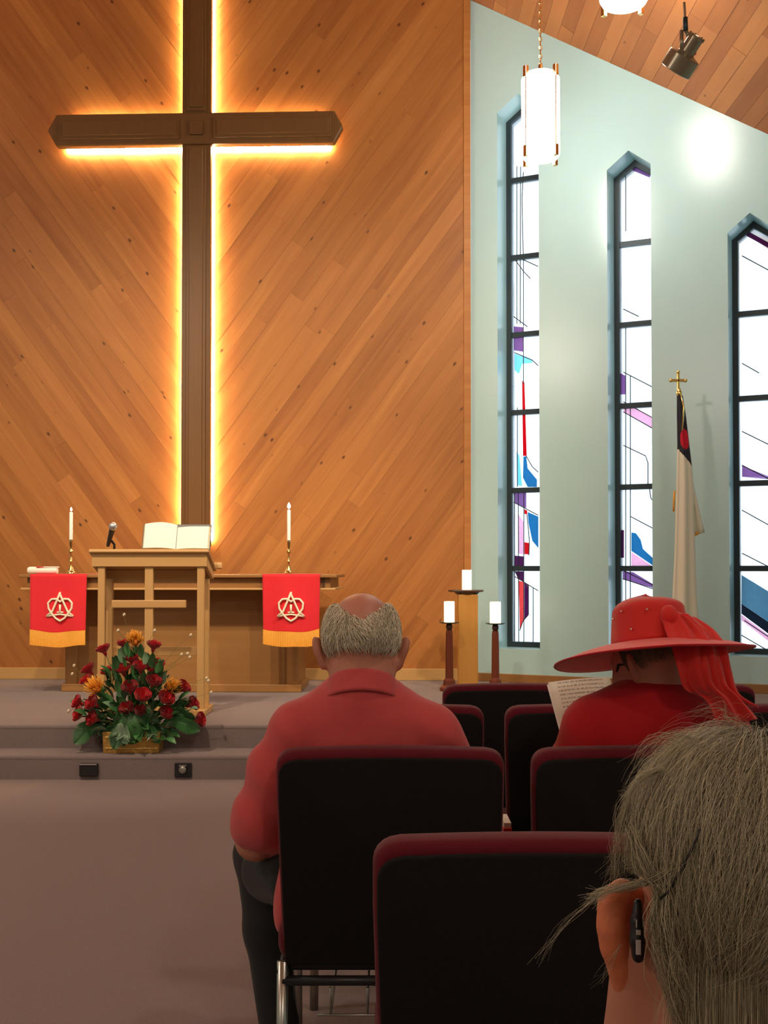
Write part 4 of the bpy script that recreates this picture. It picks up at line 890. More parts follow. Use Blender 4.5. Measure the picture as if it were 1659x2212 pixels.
# ------------------------------------------------------------------ signed-distance modelling for the people
class Field:
    def __init__(self, lo, hi, h):
        self.lo = np.array(lo, float); self.h = h; n = np.ceil((np.array(hi) - self.lo) / h).astype(int) + 1
        self.ax = [self.lo[i] + h * np.arange(n[i]) for i in range(3)]; self.d = np.full(n, 1.0, np.float32)
    def _box(self, lo, hi):
        sl = tuple(slice(max(0, int((lo[i] - self.lo[i]) / self.h)), max(0, int((hi[i] - self.lo[i]) / self.h) + 2)) for i in range(3))
        return sl, np.meshgrid(*[self.ax[i][sl[i]] for i in range(3)], indexing='ij', sparse=True)
    def _mix(self, sl, v, k, op):
        a = self.d[sl]
        if a.size == 0: return
        if op == 'sub': v = -v; a2 = -a
        else: a2 = a
        if k > 0: h = np.maximum(k - np.abs(a2 - v), 0) / k; r = np.minimum(a2, v) - h * h * k * 0.25
        else: r = np.minimum(a2, v)
        self.d[sl] = -(-a2 if False else r) if False else (r if op != 'sub' else np.maximum(a, v) + (h * h * k * 0.25 if k > 0 else 0))
    def cone(self, a, b, r1, r2, k=0.03, op='add'):
        a = np.array(a, float); b = np.array(b, float); m = max(r1, r2) + 2 * k + 0.02; sl, g = self._box(np.minimum(a, b) - m, np.maximum(a, b) + m)
        ab = b - a; L = max(ab @ ab, 1e-9); p = [g[i] - a[i] for i in range(3)]; t = np.clip((p[0] * ab[0] + p[1] * ab[1] + p[2] * ab[2]) / L, 0, 1)
        d = np.sqrt((p[0] - t * ab[0]) ** 2 + (p[1] - t * ab[1]) ** 2 + (p[2] - t * ab[2]) ** 2) - (r1 + (r2 - r1) * t); self._mix(sl, d.astype(np.float32), k, op); return self
    def ell(self, c, r, k=0.03, rot=(0, 0, 0), op='add'):
        c = np.array(c, float); m = max(r) + 2 * k + 0.02; sl, g = self._box(c - m, c + m); q = np.array(Euler(rot).to_matrix()).T
        p = [g[i] - c[i] for i in range(3)]; l = [q[i][0] * p[0] + q[i][1] * p[1] + q[i][2] * p[2] for i in range(3)]
        k0 = np.sqrt(sum((l[i] / r[i]) ** 2 for i in range(3))); k1 = np.sqrt(sum((l[i] / r[i] ** 2) ** 2 for i in range(3))) + 1e-9
        self._mix(sl, (k0 * (k0 - 1) / k1).astype(np.float32), k, op); return self
    def chain(self, pts, rs, k=0.02):
        for i in range(len(pts) - 1): self.cone(pts[i], pts[i + 1], rs[i], rs[i + 1], k)
        return self
    def ripple(self, fn):
        g = np.meshgrid(*self.ax, indexing='ij', sparse=True); self.d = self.d + fn(*g).astype(np.float32); return self
    def cut(self, fn):
        g = np.meshgrid(*self.ax, indexing='ij', sparse=True); self.d = np.maximum(self.d, fn(*g).astype(np.float32)); return self
    def mesh(self, name, mt, parent=None, rm=None):
        d = self.d; d[0] = d[-1] = 1; d[:, 0] = d[:, -1] = 1; d[:, :, 0] = d[:, :, -1] = 1
        s = d < 0; n = np.array(d.shape) - 1; acc = np.zeros((*n, 3), np.float32); cnt = np.zeros(n, np.float32); quads = []
        idx = np.indices(d.shape, sparse=True)
        for ax in range(3):
            o1, o2 = (ax + 1) % 3, (ax + 2) % 3; A = [slice(None)] * 3; B = [slice(None)] * 3; A[ax] = slice(0, -1); B[ax] = slice(1, None)
            d0, d1 = d[tuple(A)], d[tuple(B)]; c = s[tuple(A)] != s[tuple(B)]; I = np.array(np.nonzero(c)).T
            if len(I) == 0: continue
            v0 = d0[c]; v1 = d1[c]; t = v0 / (v0 - v1); P = I.astype(np.float32); P[:, ax] += t; ins = v0 < 0
            cells = []
            for a in (0, 1):
                for b in (0, 1):
                    C = I.copy(); C[:, o1] -= a; C[:, o2] -= b; cells.append(C); ok = np.all((C >= 0) & (C < n), axis=1)
                    np.add.at(acc, tuple(C[ok].T), P[ok]); np.add.at(cnt, tuple(C[ok].T), 1)
            ok = np.all([np.all((C >= 0) & (C < n), axis=1) for C in cells], axis=0)
            ids = [np.ravel_multi_index(C[ok].T, n) for C in cells]; Q = np.stack([ids[3], ids[1], ids[0], ids[2]], 1); f = ins[ok]
            Q[~f] = Q[~f][:, ::-1]; quads.append(Q)
        Q = np.concatenate(quads); used_, inv = np.unique(Q, return_inverse=True); V = acc.reshape(-1, 3)[used_] / cnt.reshape(-1, 1)[used_]; V = V * self.h + self.lo; Q = inv.reshape(-1, 4)
        me = bpy.data.meshes.new(name); me.from_pydata(V.tolist(), [], Q.tolist()); me.validate()
        o = link(name, me, mt, parent, smooth=True)
        if parent is not None: o.matrix_parent_inverse = parent.matrix_basis.inverted()
        sm = o.modifiers.new('smooth', 'SMOOTH'); sm.factor = 0.5; sm.iterations = 3
        return o
def V3(*a): return np.array(a, float)
def head_sdf(f, c, yaw, pitch, sc=1.0, jaw=1.0):
    """skull, jaw, brow, nose, lips, eye sockets and ears; yaw 0 looks along +y, pitch > 0 bows the head"""
    Rm = np.array(Euler((-pitch, 0, yaw)).to_matrix()); L = lambda x, y, z: V3(*c) + Rm @ (V3(x, y, z) * sc); e = (-pitch, 0, yaw); S = lambda *r: [q * sc for q in r]
    f.ell(L(0, -0.008, 0.022), S(0.076, 0.097, 0.093), 0.02, e); f.ell(L(0, 0.028, -0.045), S(0.060 * jaw, 0.070, 0.072), 0.04, e); f.ell(L(0, 0.070, -0.092), S(0.030 * jaw, 0.024, 0.022), 0.03, e)
    f.cone(L(-0.035, 0.082, 0.022), L(0.035, 0.082, 0.022), 0.012 * sc, 0.012 * sc, 0.02)
    f.cone(L(0, 0.094, 0.012), L(0, 0.112, -0.026), 0.008 * sc, 0.012 * sc, 0.015); f.ell(L(-0.012, 0.100, -0.028), S(0.009, 0.010, 0.007), 0.008); f.ell(L(0.012, 0.100, -0.028), S(0.009, 0.010, 0.007), 0.008)
    for x in (-0.031, 0.031): f.ell(L(x, 0.096, 0.003), S(0.016, 0.012, 0.011), 0.012, e, 'sub'); f.ell(L(x, 0.081, 0.003), S(0.012, 0.010, 0.010), 0.003, e); f.ell(L(x * 1.25, 0.075, -0.025), S(0.024, 0.020, 0.020), 0.03, e)
    f.cone(L(-0.020, 0.090, -0.055), L(0.020, 0.090, -0.055), 0.006 * sc, 0.006 * sc, 0.008); f.cone(L(-0.018, 0.089, -0.065), L(0.018, 0.089, -0.065), 0.007 * sc, 0.007 * sc, 0.008)
    return L
def ear_sdf(f, L, sx, sc=1.0, out=0.0, tilt=0.0):
    c = L(sx * (0.083 + out), -0.004, -0.012); f.ell(c, (0.010 * sc, 0.019 * sc, 0.033 * sc), 0.010, (0.15, sx * (0.30 + tilt), sx * 0.45)); f.ell(L(sx * (0.079 + out * .6), 0.0, -0.040), (0.009 * sc, 0.011 * sc, 0.014 * sc), 0.008)
    f.ell(L(sx * (0.091 + out), 0.008, -0.008), (0.006, 0.010 * sc, 0.019 * sc), 0.006, (0.15, sx * 0.3, sx * 0.4), 'sub')
def hand_sdf(f, wrist, d, nrm, side, curl=0.5, sc=1.0):
    """palm along d, nrm points out of the palm's back; five fingers of unequal length, thumb leaving the side"""
    d = V3(*d); d /= np.linalg.norm(d); nrm = V3(*nrm); nrm -= d * (nrm @ d); nrm /= np.linalg.norm(nrm); s = np.cross(d, nrm) * side; w = V3(*wrist)
    for o in (-0.026, -0.009, 0.009, 0.026): f.cone(w + s * o * 0.7, w + d * 0.085 * sc + s * o * sc, 0.015 * sc, 0.0125 * sc, 0.018)
    for o, l in ((-0.029, 0.060), (-0.010, 0.074), (0.010, 0.078), (0.029, 0.070)):
        p = w + d * 0.088 * sc + s * o * sc; pts = [p]; a = 0.15
        for q in (0.45, 0.32, 0.23): a += curl; p = p + (d * math.cos(a) - nrm * math.sin(a) + s * o * 1.2) * l * q * sc; pts.append(p)
        f.chain(pts, [0.0092 * sc, 0.0088 * sc, 0.0080 * sc, 0.0068 * sc], 0.003)
    p = w + d * 0.030 * sc + s * 0.030 * sc; f.chain([p, p + (s * 0.7 + d * 0.6 - nrm * 0.3) * 0.036 * sc, p + (s * 0.75 + d * 1.25 - nrm * 0.6) * 0.042 * sc, p + (s * 0.6 + d * 1.75 - nrm * 0.9) * 0.044 * sc], [0.014 * sc, 0.0115 * sc, 0.0098 * sc, 0.0078 * sc], 0.006)
def strands(name, curves, radius, mt, parent, tip=0.35, n=3):
    """each strand a thin three-sided tube; all strands of one head of hair are one mesh"""
    N = len(curves); K = len(curves[0]); C = np.array(curves, float); T = np.empty_like(C); T[:, 1:-1] = C[:, 2:] - C[:, :-2]; T[:, 0] = C[:, 1] - C[:, 0]; T[:, -1] = C[:, -1] - C[:, -2]
    T /= np.linalg.norm(T, axis=2, keepdims=True) + 1e-9; ref = np.tile(np.array([0.3, -0.8, 0.5]), (N, K, 1)); A = np.cross(T, ref); A /= np.linalg.norm(A, axis=2, keepdims=True) + 1e-9; B = np.cross(T, A)
    rr = (np.asarray(radius).reshape(-1, 1) if np.ndim(radius) else np.full((N, 1), radius)) * np.linspace(1, tip, K)[None]
    V = np.stack([C + (A * math.cos(2 * math.pi * i / n) + B * math.sin(2 * math.pi * i / n)) * rr[..., None] for i in range(n)], 2).reshape(-1, 3)
    base = (np.arange(N)[:, None, None] * K + np.arange(K - 1)[None, :, None]) * n; i = np.arange(n)[None, None]; j = (i + 1) % n
    Fq = np.stack([base + i, base + j, base + n + j, base + n + i], -1).reshape(-1, 4)
    me = bpy.data.meshes.new(name); me.from_pydata(V.tolist(), [], Fq.tolist()); o = link(name, me, mt, parent, smooth=True)
    if parent is not None: o.matrix_parent_inverse = parent.matrix_basis.inverted()
    o['kind'] = 'stuff'; return o

# ------------------------------------------------------------------ elderly man in a salmon polo shirt
man = empty('person', (-0.05, 2.66, 0)); tag(man, 'elderly balding man in a salmon red polo shirt, seen from behind', 'person')
HM = (-0.052, 2.625, 1.062)
f = Field((-0.48, 2.40, 0.0), (0.36, 3.32, 1.24), 0.006)
Lm_ = head_sdf(f, HM, 0.0, R(14), 1.04)
ear_sdf(f, Lm_, -1, 1.12, 0.010); ear_sdf(f, Lm_, 1, 1.12, 0.008)
f.chain([(-0.052, 2.615, 1.05), (-0.05, 2.60, 0.985), (-0.05, 2.595, 0.93)], [0.060, 0.066, 0.074], 0.03)
f.ell((-0.05, 2.64, 0.76), (0.17, 0.095, 0.19), 0.05); f.ell((-0.05, 2.69, 0.56), (0.155, 0.11, 0.14), 0.05)
LE, LW_ = (-0.300, 2.665, 0.605), (-0.17, 2.90, 0.585); RE, RW_ = (0.165, 2.70, 0.60), (0.03, 2.92, 0.59)
f.chain([(-0.200, 2.62, 0.85), (-0.243, 2.635, 0.76), LE, LW_], [0.045, 0.045, 0.044, 0.028], 0.02); f.chain([(0.112, 2.62, 0.84), RE, RW_], [0.045, 0.042, 0.028], 0.02)
hand_sdf(f, LW_, (0.75, 0.62, -0.05), (0, 0, 1), -1, 0.45, 1.05); hand_sdf(f, RW_, (-0.55, 0.75, 0.02), (0, 0, 1), 1, 0.45, 1.05)
f.chain([(-0.14, 2.70, 0.52), (-0.325, 3.02, 0.475), (-0.268, 2.93, 0.10)], [0.072, 0.050, 0.036], 0.03); f.chain([(0.04, 2.70, 0.52), (0.14, 3.06, 0.475), (0.13, 3.05, 0.10)], [0.072, 0.050, 0.036], 0.03)
f.mesh('body', M['skin'], man)
# shirt
f = Field((-0.50, 2.40, 0.36), (0.36, 2.92, 1.06), 0.006)
f.cone((-0.05, 2.603, 0.945), (-0.05, 2.62, 0.88), 0.074, 0.095, 0.03)
f.cone((-0.05, 2.60, 0.925), (-0.195, 2.61, 0.868), 0.062, 0.060, 0.05); f.cone((-0.05, 2.60, 0.925), (0.106, 2.61, 0.862), 0.062, 0.060, 0.05)
f.ell((-0.05, 2.640, 0.76), (0.200, 0.118, 0.225), 0.05); f.ell((-0.05, 2.69, 0.57), (0.180, 0.130, 0.165), 0.05); f.ell((-0.225, 2.605, 0.50), (0.026, 0.050, 0.095), 0.04, (0, 0.15, 0.2))
f.chain([(-0.204, 2.61, 0.856), (-0.243, 2.630, 0.76), (-0.288, 2.650, 0.650)], [0.065, 0.072, 0.069], 0.03); f.chain([(0.115, 2.61, 0.855), (0.145, 2.655, 0.74), (0.155, 2.69, 0.655)], [0.066, 0.070, 0.064], 0.03)
f.cone((-0.288, 2.650, 0.650), (-0.278, 2.69, 0.61), 0.068, 0.058, 0.02)
f.ripple(lambda x, y, z: 0.0075 * np.sin(38 * (x - 0.1) + 26 * z + 2 * np.sin(14 * z)) * np.clip((x - 0.02) * 9, 0, 1) * np.clip((0.93 - z) * 8, 0, 1) + 0.0042 * np.sin(46 * x + 20 * z + 3 * np.sin(9 * z)) * np.clip((-0.17 - x) * 9, 0, 1) + 0.0015 * np.sin(22 * x - 31 * z))
f.mesh('polo_shirt', M['salmon'], man)
# folded collar
def collar(u, v):
    a = R(-205) + R(230) * u; r = 0.076 + 0.018 * v; z = 1.030 - 0.046 * v - 0.030 * (0.5 - 0.5 * math.cos(a + math.pi / 2)) * (1 if True else 0)
    z += 0.010 * math.sin(-a) ** 1; return Vector((-0.051 + r * 1.02 * math.cos(a) * 1.0, 2.600 + 0.010 + r * 1.02 * math.sin(a), z - 0.012))
def collar2(u, v):
    a = math.pi * (1 + u) if False else R(180 - 20) + R(220) * u        # behind the neck, from one side to the other
    back = max(0.0, -math.sin(a)); r = 0.074 + 0.017 * v; z = 1.004 + 0.014 * back - v * (0.046 + 0.012 * (1 - back)) - 0.020 * (1 - back)
    return Vector((-0.051 + r * 1.04 * math.cos(a), 2.604 + r * math.sin(a), z))
co = MB().grid(collar2, 40, 8).build('collar', M['salmon'], man, smooth=True, solid=0.006); co.matrix_parent_inverse = man.matrix_basis.inverted()
# trousers
f = Field((-0.48, 2.46, 0.02), (0.36, 3.22, 0.70), 0.008)
f.ell((-0.05, 2.70, 0.535), (0.185, 0.14, 0.085), 0.03)
f.chain([(-0.14, 2.70, 0.535), (-0.325, 3.015, 0.485), (-0.30, 2.975, 0.30), (-0.268, 2.93, 0.09)], [0.088, 0.068, 0.062, 0.055], 0.03); f.chain([(0.04, 2.70, 0.535), (0.14, 3.06, 0.485), (0.135, 3.05, 0.09)], [0.088, 0.068, 0.055], 0.03)
f.cone((-0.20, 2.66, 0.52), (-0.27, 2.80, 0.50), 0.075, 0.08, 0.04)
f.mesh('trousers', M['trousers'], man)
for (x, y) in ((-0.268, 2.93), (0.13, 3.05)):
    f = Field((x - 0.10, y - 0.12, -0.002), (x + 0.10, y + 0.24, 0.16), 0.006)
    f.chain([(x, y - 0.035, 0.045), (x, y + 0.05, 0.042), (x - 0.01, y + 0.15, 0.034)], [0.042, 0.044, 0.034], 0.02).cone((x, y, 0.10), (x, y, 0.05), 0.042, 0.04, 0.02).cut(lambda X, Y, Z: (0.004 - Z) + 0 * X + 0 * Y)
    f.mesh('shoe', M['black'], man)
# hair: a fringe round the back and sides, bare crown
hc = []; rh = random.Random(5); hR = np.array(Euler((-R(14), 0, 0)).to_matrix())
def head_pt(c, Rm, th, ph, off=0.0, sc=1.04, r=(0.076, 0.097, 0.093), o=(0, -0.008, 0.022)):
    n = V3(math.cos(ph) * math.cos(th), math.cos(ph) * math.sin(th), math.sin(ph)); p = (V3(*o) + n * (V3(*r) + off / sc)) * sc; return V3(*c) + Rm @ p
while len(hc) < 5200:
    th = R(rh.uniform(-200, 20)); ph = R(rh.uniform(-48, 62)); lim = R(12 + 36 * abs(math.cos(th)) ** 1.3)
    if ph > lim: continue
    if abs(math.cos(th)) > 0.93 and ph < R(-12): continue
    if ph < R(-14): continue
    den = 1.0 if ph < lim - R(10) else 0.35
    if rh.random() > den: continue
    dth = rh.uniform(-0.10, 0.10) + 0.12 * math.sin(3 * th); L = R(rh.uniform(10, 24)); cur = []; lift = rh.uniform(0.002, 0.012)
    for k in range(6):
        t = k / 5; cur.append(head_pt(HM, hR, th + dth * t * 2 + 0.02 * math.sin(9 * t + th * 7), ph - L * t, 0.002 + lift * math.sin(min(1, t * 1.4) * math.pi * 0.6) * (1.1 if ph > -0.1 else 0.7)))
    hc.append(cur)
strands('hair', hc, 0.0013, M['hair_man'], man)
def cap(u, v):
    th = R(-200 + 220 * u); lim = 8 + 36 * abs(math.cos(th)) ** 1.3; lo = -10 if abs(math.cos(th)) > 0.9 else -26; ph = R(lim + (lo - lim) * v); return Vector(head_pt(HM, hR, th, ph, 0.0035 + 0.006 * math.sin(v * math.pi)))
o = MB().grid(cap, 60, 20).build('hair_base', M['hair_base_man'], man, smooth=True); o.matrix_parent_inverse = man.matrix_basis.inverted()

# ------------------------------------------------------------------ woman with the big red hat
wom = empty('person', (0.62, 2.66, 0)); tag(wom, 'woman in a red top and wide red hat bowed over a printed sheet', 'person')
HW = (0.622, 2.640, 1.030); WY, WP = R(38), R(24)
f = Field((0.20, 2.42, 0.0), (1.02, 3.30, 1.20), 0.006)
Lw = head_sdf(f, HW, WY, WP, 0.98, 0.95); ear_sdf(f, Lw, -1, 0.9); ear_sdf(f, Lw, 1, 0.9)
f.chain([(0.632, 2.625, 1.01), (0.64, 2.615, 0.95), (0.635, 2.61, 0.90)], [0.054, 0.058, 0.068], 0.03)
f.ell((0.62, 2.65, 0.76), (0.16, 0.10, 0.18), 0.05); f.ell((0.62, 2.70, 0.56), (0.16, 0.12, 0.14), 0.05)
E1, W1_ = (0.415, 2.74, 0.63), (0.470, 2.90, 0.795); E2, W2_ = (0.825, 2.74, 0.62), (0.60, 2.92, 0.76)
f.chain([(0.475, 2.62, 0.86), E1, W1_], [0.050, 0.040, 0.025], 0.03); f.chain([(0.775, 2.62, 0.85), E2, W2_], [0.050, 0.040, 0.025], 0.03)
hand_sdf(f, W1_, (-0.05, 0.35, 0.9), (-0.8, 0.2, 0.1), 1, 0.55, 0.92); hand_sdf(f, W2_, (-0.7, 0.35, 0.5), (0.3, -0.5, -0.6), -1, 0.5, 0.92)
f.chain([(0.54, 2.70, 0.52), (0.52, 3.04, 0.475), (0.52, 3.02, 0.10)], [0.072, 0.050, 0.034], 0.03); f.chain([(0.70, 2.70, 0.52), (0.72, 3.04, 0.475), (0.72, 3.02, 0.10)], [0.072, 0.050, 0.034], 0.03)
f.mesh('body', M['skin'], wom)
f = Field((0.24, 2.40, 0.36), (1.02, 2.92, 1.06), 0.006)
f.chain([(0.636, 2.612, 0.940), (0.632, 2.612, 0.915)], [0.060, 0.078], 0.03); f.cone((0.63, 2.61, 0.915), (0.488, 2.62, 0.880), 0.060, 0.064, 0.05); f.cone((0.63, 2.61, 0.91), (0.765, 2.62, 0.865), 0.060, 0.062, 0.05)
f.ell((0.62, 2.645, 0.775), (0.195, 0.125, 0.215), 0.05); f.ell((0.62, 2.70, 0.575), (0.185, 0.14, 0.165), 0.05)
f.chain([(0.475, 2.62, 0.865), (0.440, 2.67, 0.76), (0.418, 2.72, 0.67)], [0.066, 0.062, 0.058], 0.03); f.chain([(0.775, 2.62, 0.855), (0.808, 2.67, 0.75), (0.822, 2.72, 0.67)], [0.066, 0.062, 0.058], 0.03)
f.ripple(lambda x, y, z: 0.0018 * np.sin(24 * x - 30 * z + 2 * np.sin(12 * z)))
f.mesh('red_top', M['red_top'], wom)
f = Field((0.34, 2.46, 0.02), (0.92, 3.24, 0.70), 0.008)
f.ell((0.62, 2.70, 0.535), (0.185, 0.14, 0.085), 0.03)
f.chain([(0.54, 2.70, 0.535), (0.52, 3.04, 0.485), (0.52, 3.02, 0.09)], [0.088, 0.066, 0.052], 0.03); f.chain([(0.70, 2.70, 0.535), (0.72, 3.04, 0.485), (0.72, 3.02, 0.09)], [0.088, 0.066, 0.052], 0.03)
f.mesh('trousers', M['trousers'], wom)
for (x, y) in ((0.52, 3.02), (0.72, 3.02)):
    f = Field((x - 0.10, y - 0.12, -0.002), (x + 0.10, y + 0.22, 0.16), 0.006)
    f.chain([(x, y - 0.03, 0.04), (x, y + 0.05, 0.038), (x, y + 0.13, 0.03)], [0.037, 0.038, 0.03], 0.02).cone((x, y, 0.10), (x, y, 0.05), 0.036, 0.035, 0.02).cut(lambda X, Y, Z: (0.004 - Z) + 0 * X + 0 * Y); f.mesh('shoe', M['black'], wom)
# hat: brim, crown, scarf, sequins
hat = empty('sun_hat'); hat.parent = wom; hat.matrix_parent_inverse = wom.matrix_basis.inverted()
hc_ = at(1408, 1393, 2.62); HMX = Matrix.Translation(hc_) @ Euler((R(-10.5), R(-3.4), 0)).to_matrix().to_4x4(); hat.matrix_basis = HMX
def brim(u, v):
    a = 2 * math.pi * u; r = 0.070 + 0.160 * v; droop = -0.030 * v * v - 0.012 * v * max(0, -math.cos(a)) + 0.006 * math.sin(2 * a + 0.6) * v
    return Vector((r * 0.98 * math.cos(a), r * math.sin(a), 0.006 + droop))
MB().grid(brim, 72, 14, close_u=True).build('brim', M['hat_red'], hat, smooth=True, solid=0.003)
MB().tube([brim(i / 72, 1.0) for i in range(72)], 0.0028, 6, closed=True).build('brim_edge', M['red_top'], hat, smooth=True)
def crown(u, v):
    a = 2 * math.pi * u; w = 0.0012 * math.sin(9 * a + 3 * v)
    if v < 0.62: t = v / 0.62; r = 0.092 - 0.010 * t + w; z = 0.004 + 0.074 * t
    else: t = (v - 0.62) / 0.38; r = 0.082 * math.cos(t * math.pi / 2) + 0.0005; z = 0.078 + 0.036 * math.sin(t * math.pi / 2) + 0.006 * t * math.cos(a - 2.0)
    return Vector((r * math.cos(a), r * 1.10 * math.sin(a), z))
MB().grid(crown, 48, 18, close_u=True).build('crown', M['chiffon'], hat, smooth=True, solid=0.003)
for (a, v) in ((-1.85, 0.56), (-2.6, 0.60), (-0.75, 0.45), (-2.3, 0.22), (-3.0, 0.5)):
    p = crown((a % (2 * math.pi)) / (2 * math.pi), v); p.x *= 1.03; p.y *= 1.03; MB().sphere(p, 0.0032, 8, 6).build('sequin', M['sequin'], hat, smooth=True)
# chiffon scarf: wrapped knot and falling tails (world points turned into the hat's space)
Hi = HMX.inverted()
def scarf(name, rows, folds, amp, seed):
    rows = [[Hi @ at(*c) for c in r] for r in rows]; K = len(rows)
    def sp(col_, t):
        k = t * (K - 1); i = min(int(k), K - 2); x = k - i; g = lambda j: rows[max(0, min(K - 1, j))][col_]
        a, b, c, d = g(i - 1), g(i), g(i + 1), g(i + 2); return 0.5 * ((2 * b) + (c - a) * x + (2 * a - 5 * b + 4 * c - d) * x * x + (3 * b - a - 3 * c + d) * x ** 3)
    def fn(u, v):
        a, b = sp(0, v), sp(1, v); p = a.lerp(b, u); return p + Vector((0.15, -1, 0.1)) * (amp * (0.35 + 0.65 * v) * math.sin(u * folds * 2 * math.pi + seed + 2 * v) + 0.02 * math.sin(u * math.pi))
    MB().grid(fn, 44, 36).build(name, M['chiffon'], hat, smooth=True, solid=0.0016)
scarf('scarf_tail', [((1425, 1322, 2.545), (1500, 1335, 2.555)), ((1437, 1365, 2.51), (1540, 1362, 2.52)), ((1452, 1410, 2.46), (1566, 1400, 2.47)), ((1462, 1450, 2.45), (1578, 1450, 2.47)), ((1475, 1490, 2.46), (1596, 1500, 2.48)), ((1510, 1505, 2.48), (1640, 1530, 2.50))], 3.2, 0.010, 0.3)
scarf('scarf_tail', [((1455, 1330, 2.535), (1480, 1335, 2.535)), ((1478, 1375, 2.50), (1535, 1370, 2.50)), ((1480, 1430, 2.455), (1560, 1430, 2.46)), ((1490, 1480, 2.455), (1575, 1480, 2.46)), ((1530, 1520, 2.46), (1600, 1505, 2.465)), ((1545, 1556, 2.47), (1636, 1545, 2.475)), ((1560, 1575, 2.48), (1640, 1552, 2.48))], 2.3, 0.010, 1.4)
q = MB().sphere(Hi @ at(1445, 1330, 2.535), 0.020, 14, 10, 1.2); q.build('scarf_knot', M['chiffon'], hat, smooth=True)
# spectacles
gl = MB(); gl.tube([at(1335, 1436, 2.63), at(1331, 1466, 2.66)], 0.0028, 6); gl.tube([at(1331, 1466, 2.66), at(1346, 1469, 2.68)], 0.0022, 6); gl.tube([at(1335, 1436, 2.63), at(1365, 1436, 2.60), at(1392, 1440, 2.575)], 0.0022, 6)
o = gl.build('spectacles', M['black'], wom, smooth=True); o.matrix_parent_inverse = wom.matrix_basis.inverted()
# short hair under the hat
wc = []; wR = np.array(Euler((-WP, 0, WY)).to_matrix())
for i in range(1400):
    th = R(rh.uniform(-200, 20)); ph = R(rh.uniform(-8, 35)); cur = []
    for k in range(5): t = k / 4; cur.append(head_pt(HW, wR, th + 0.1 * t, ph - R(24) * t, 0.002 + 0.006 * math.sin(t * 2.2), 0.98))
    wc.append(cur)
strands('hair', wc, 0.0009, M['hair_base_woman'], wom)
# printed sheet held in front of her
c0, c1, c2 = at(1184, 1474, 2.86), at(1338, 1461, 2.90), at(1222, 1566, 2.80)
ex = (c1 - c0).normalized(); ey = (c0 - c2); ey = (ey - ex * ey.dot(ex)).normalized(); ez = ex.cross(ey); wd, hg = 0.165, 0.215
sh = empty('printed_sheet'); sh.matrix_basis = frame(c0 + ex * wd / 2 - ey * hg / 2, ex, ey, ez); tag(sh, 'printed cream sheet held by the woman in the red hat', 'paper')
sheet = MB().grid(lambda u, v: Vector(((u - .5) * wd, (v - .5) * hg + 0.0, 0.006 * math.sin(u * math.pi))), 8, 4).build('page', M['print'], sh, smooth=True, solid=0.0012)
MB().grid(lambda u, v: Vector(((u - .5) * wd - 0.003, (v - .5) * hg - 0.004, -0.004 + 0.006 * math.sin(u * math.pi))), 8, 4).build('rear_page', M['page'], sh, smooth=True, solid=0.0012)

# ------------------------------------------------------------------ grey-haired person nearest the viewer
fg = empty('person', (0.285, 0.92, 0)); tag(fg, 'person with wispy ash grey hair and a hearing aid, closest to the viewer', 'person')
HF = (0.286, 0.905, 0.985); FYAW, FPI = R(8), R(4)
f = Field((0.02, 0.76, 0.30), (0.56, 1.22, 1.14), 0.0045)
Lf = head_sdf(f, HF, FYAW, FPI, 1.0, 1.10)
f.chain([(0.285, 0.895, 0.95), (0.285, 0.885, 0.87), (0.285, 0.885, 0.80)], [0.056, 0.058, 0.072], 0.03); f.cone((0.285, 0.89, 0.80), (0.13, 0.905, 0.755), 0.05, 0.05, 0.05); f.cone((0.285, 0.89, 0.80), (0.44, 0.905, 0.755), 0.05, 0.05, 0.05)
f.ell((0.285, 0.93, 0.62), (0.15, 0.09, 0.2), 0.05)
f.cone(at(1372, 2060, 0.915), at(1380, 2260, 0.93), 0.018, 0.030, 0.04)
f.mesh('body', M['skin'], fg)
# ear seen from behind: a rim curving out from the head
ear = Field((0.14, 0.84, 0.86), (0.24, 0.98, 1.02), 0.0022)
ep = lambda px, py, d=0.905: np.array(at(px, py, d))
ear.chain([ep(1385, 1945, .925), ep(1345, 1928, .915), ep(1322, 1955, .905), ep(1320, 2005, .902), ep(1328, 2050, .905), ep(1346, 2095, .91), ep(1360, 2135, .915), ep(1366, 2165, .92)], [0.007, 0.0078, 0.0082, 0.0080, 0.0080, 0.0084, 0.0090, 0.008], 0.014)
ear.chain([ep(1375, 1955, .93), ep(1358, 2000, .925), ep(1362, 2060, .925), ep(1368, 2110, .925)], [0.012, 0.014, 0.013, 0.012], 0.016)
ear.mesh('ear', M['skin_ear'], fg)
# clothes
f = Field((0.0, 0.74, 0.36), (0.58, 1.16, 0.92), 0.008)
f.ell((0.285, 0.935, 0.63), (0.185, 0.125, 0.22), 0.04); f.ell((0.285, 0.97, 0.50), (0.18, 0.14, 0.12), 0.04); f.cone((0.285, 0.89, 0.805), (0.135, 0.905, 0.765), 0.064, 0.062, 0.05); f.cone((0.285, 0.89, 0.805), (0.435, 0.905, 0.765), 0.064, 0.062, 0.05)
f.chain([(0.125, 0.905, 0.755), (0.09, 0.95, 0.55)], [0.062, 0.056], 0.03); f.chain([(0.445, 0.905, 0.755), (0.48, 0.95, 0.55)], [0.062, 0.056], 0.03)
f.mesh('blouse', M['navy'], fg)
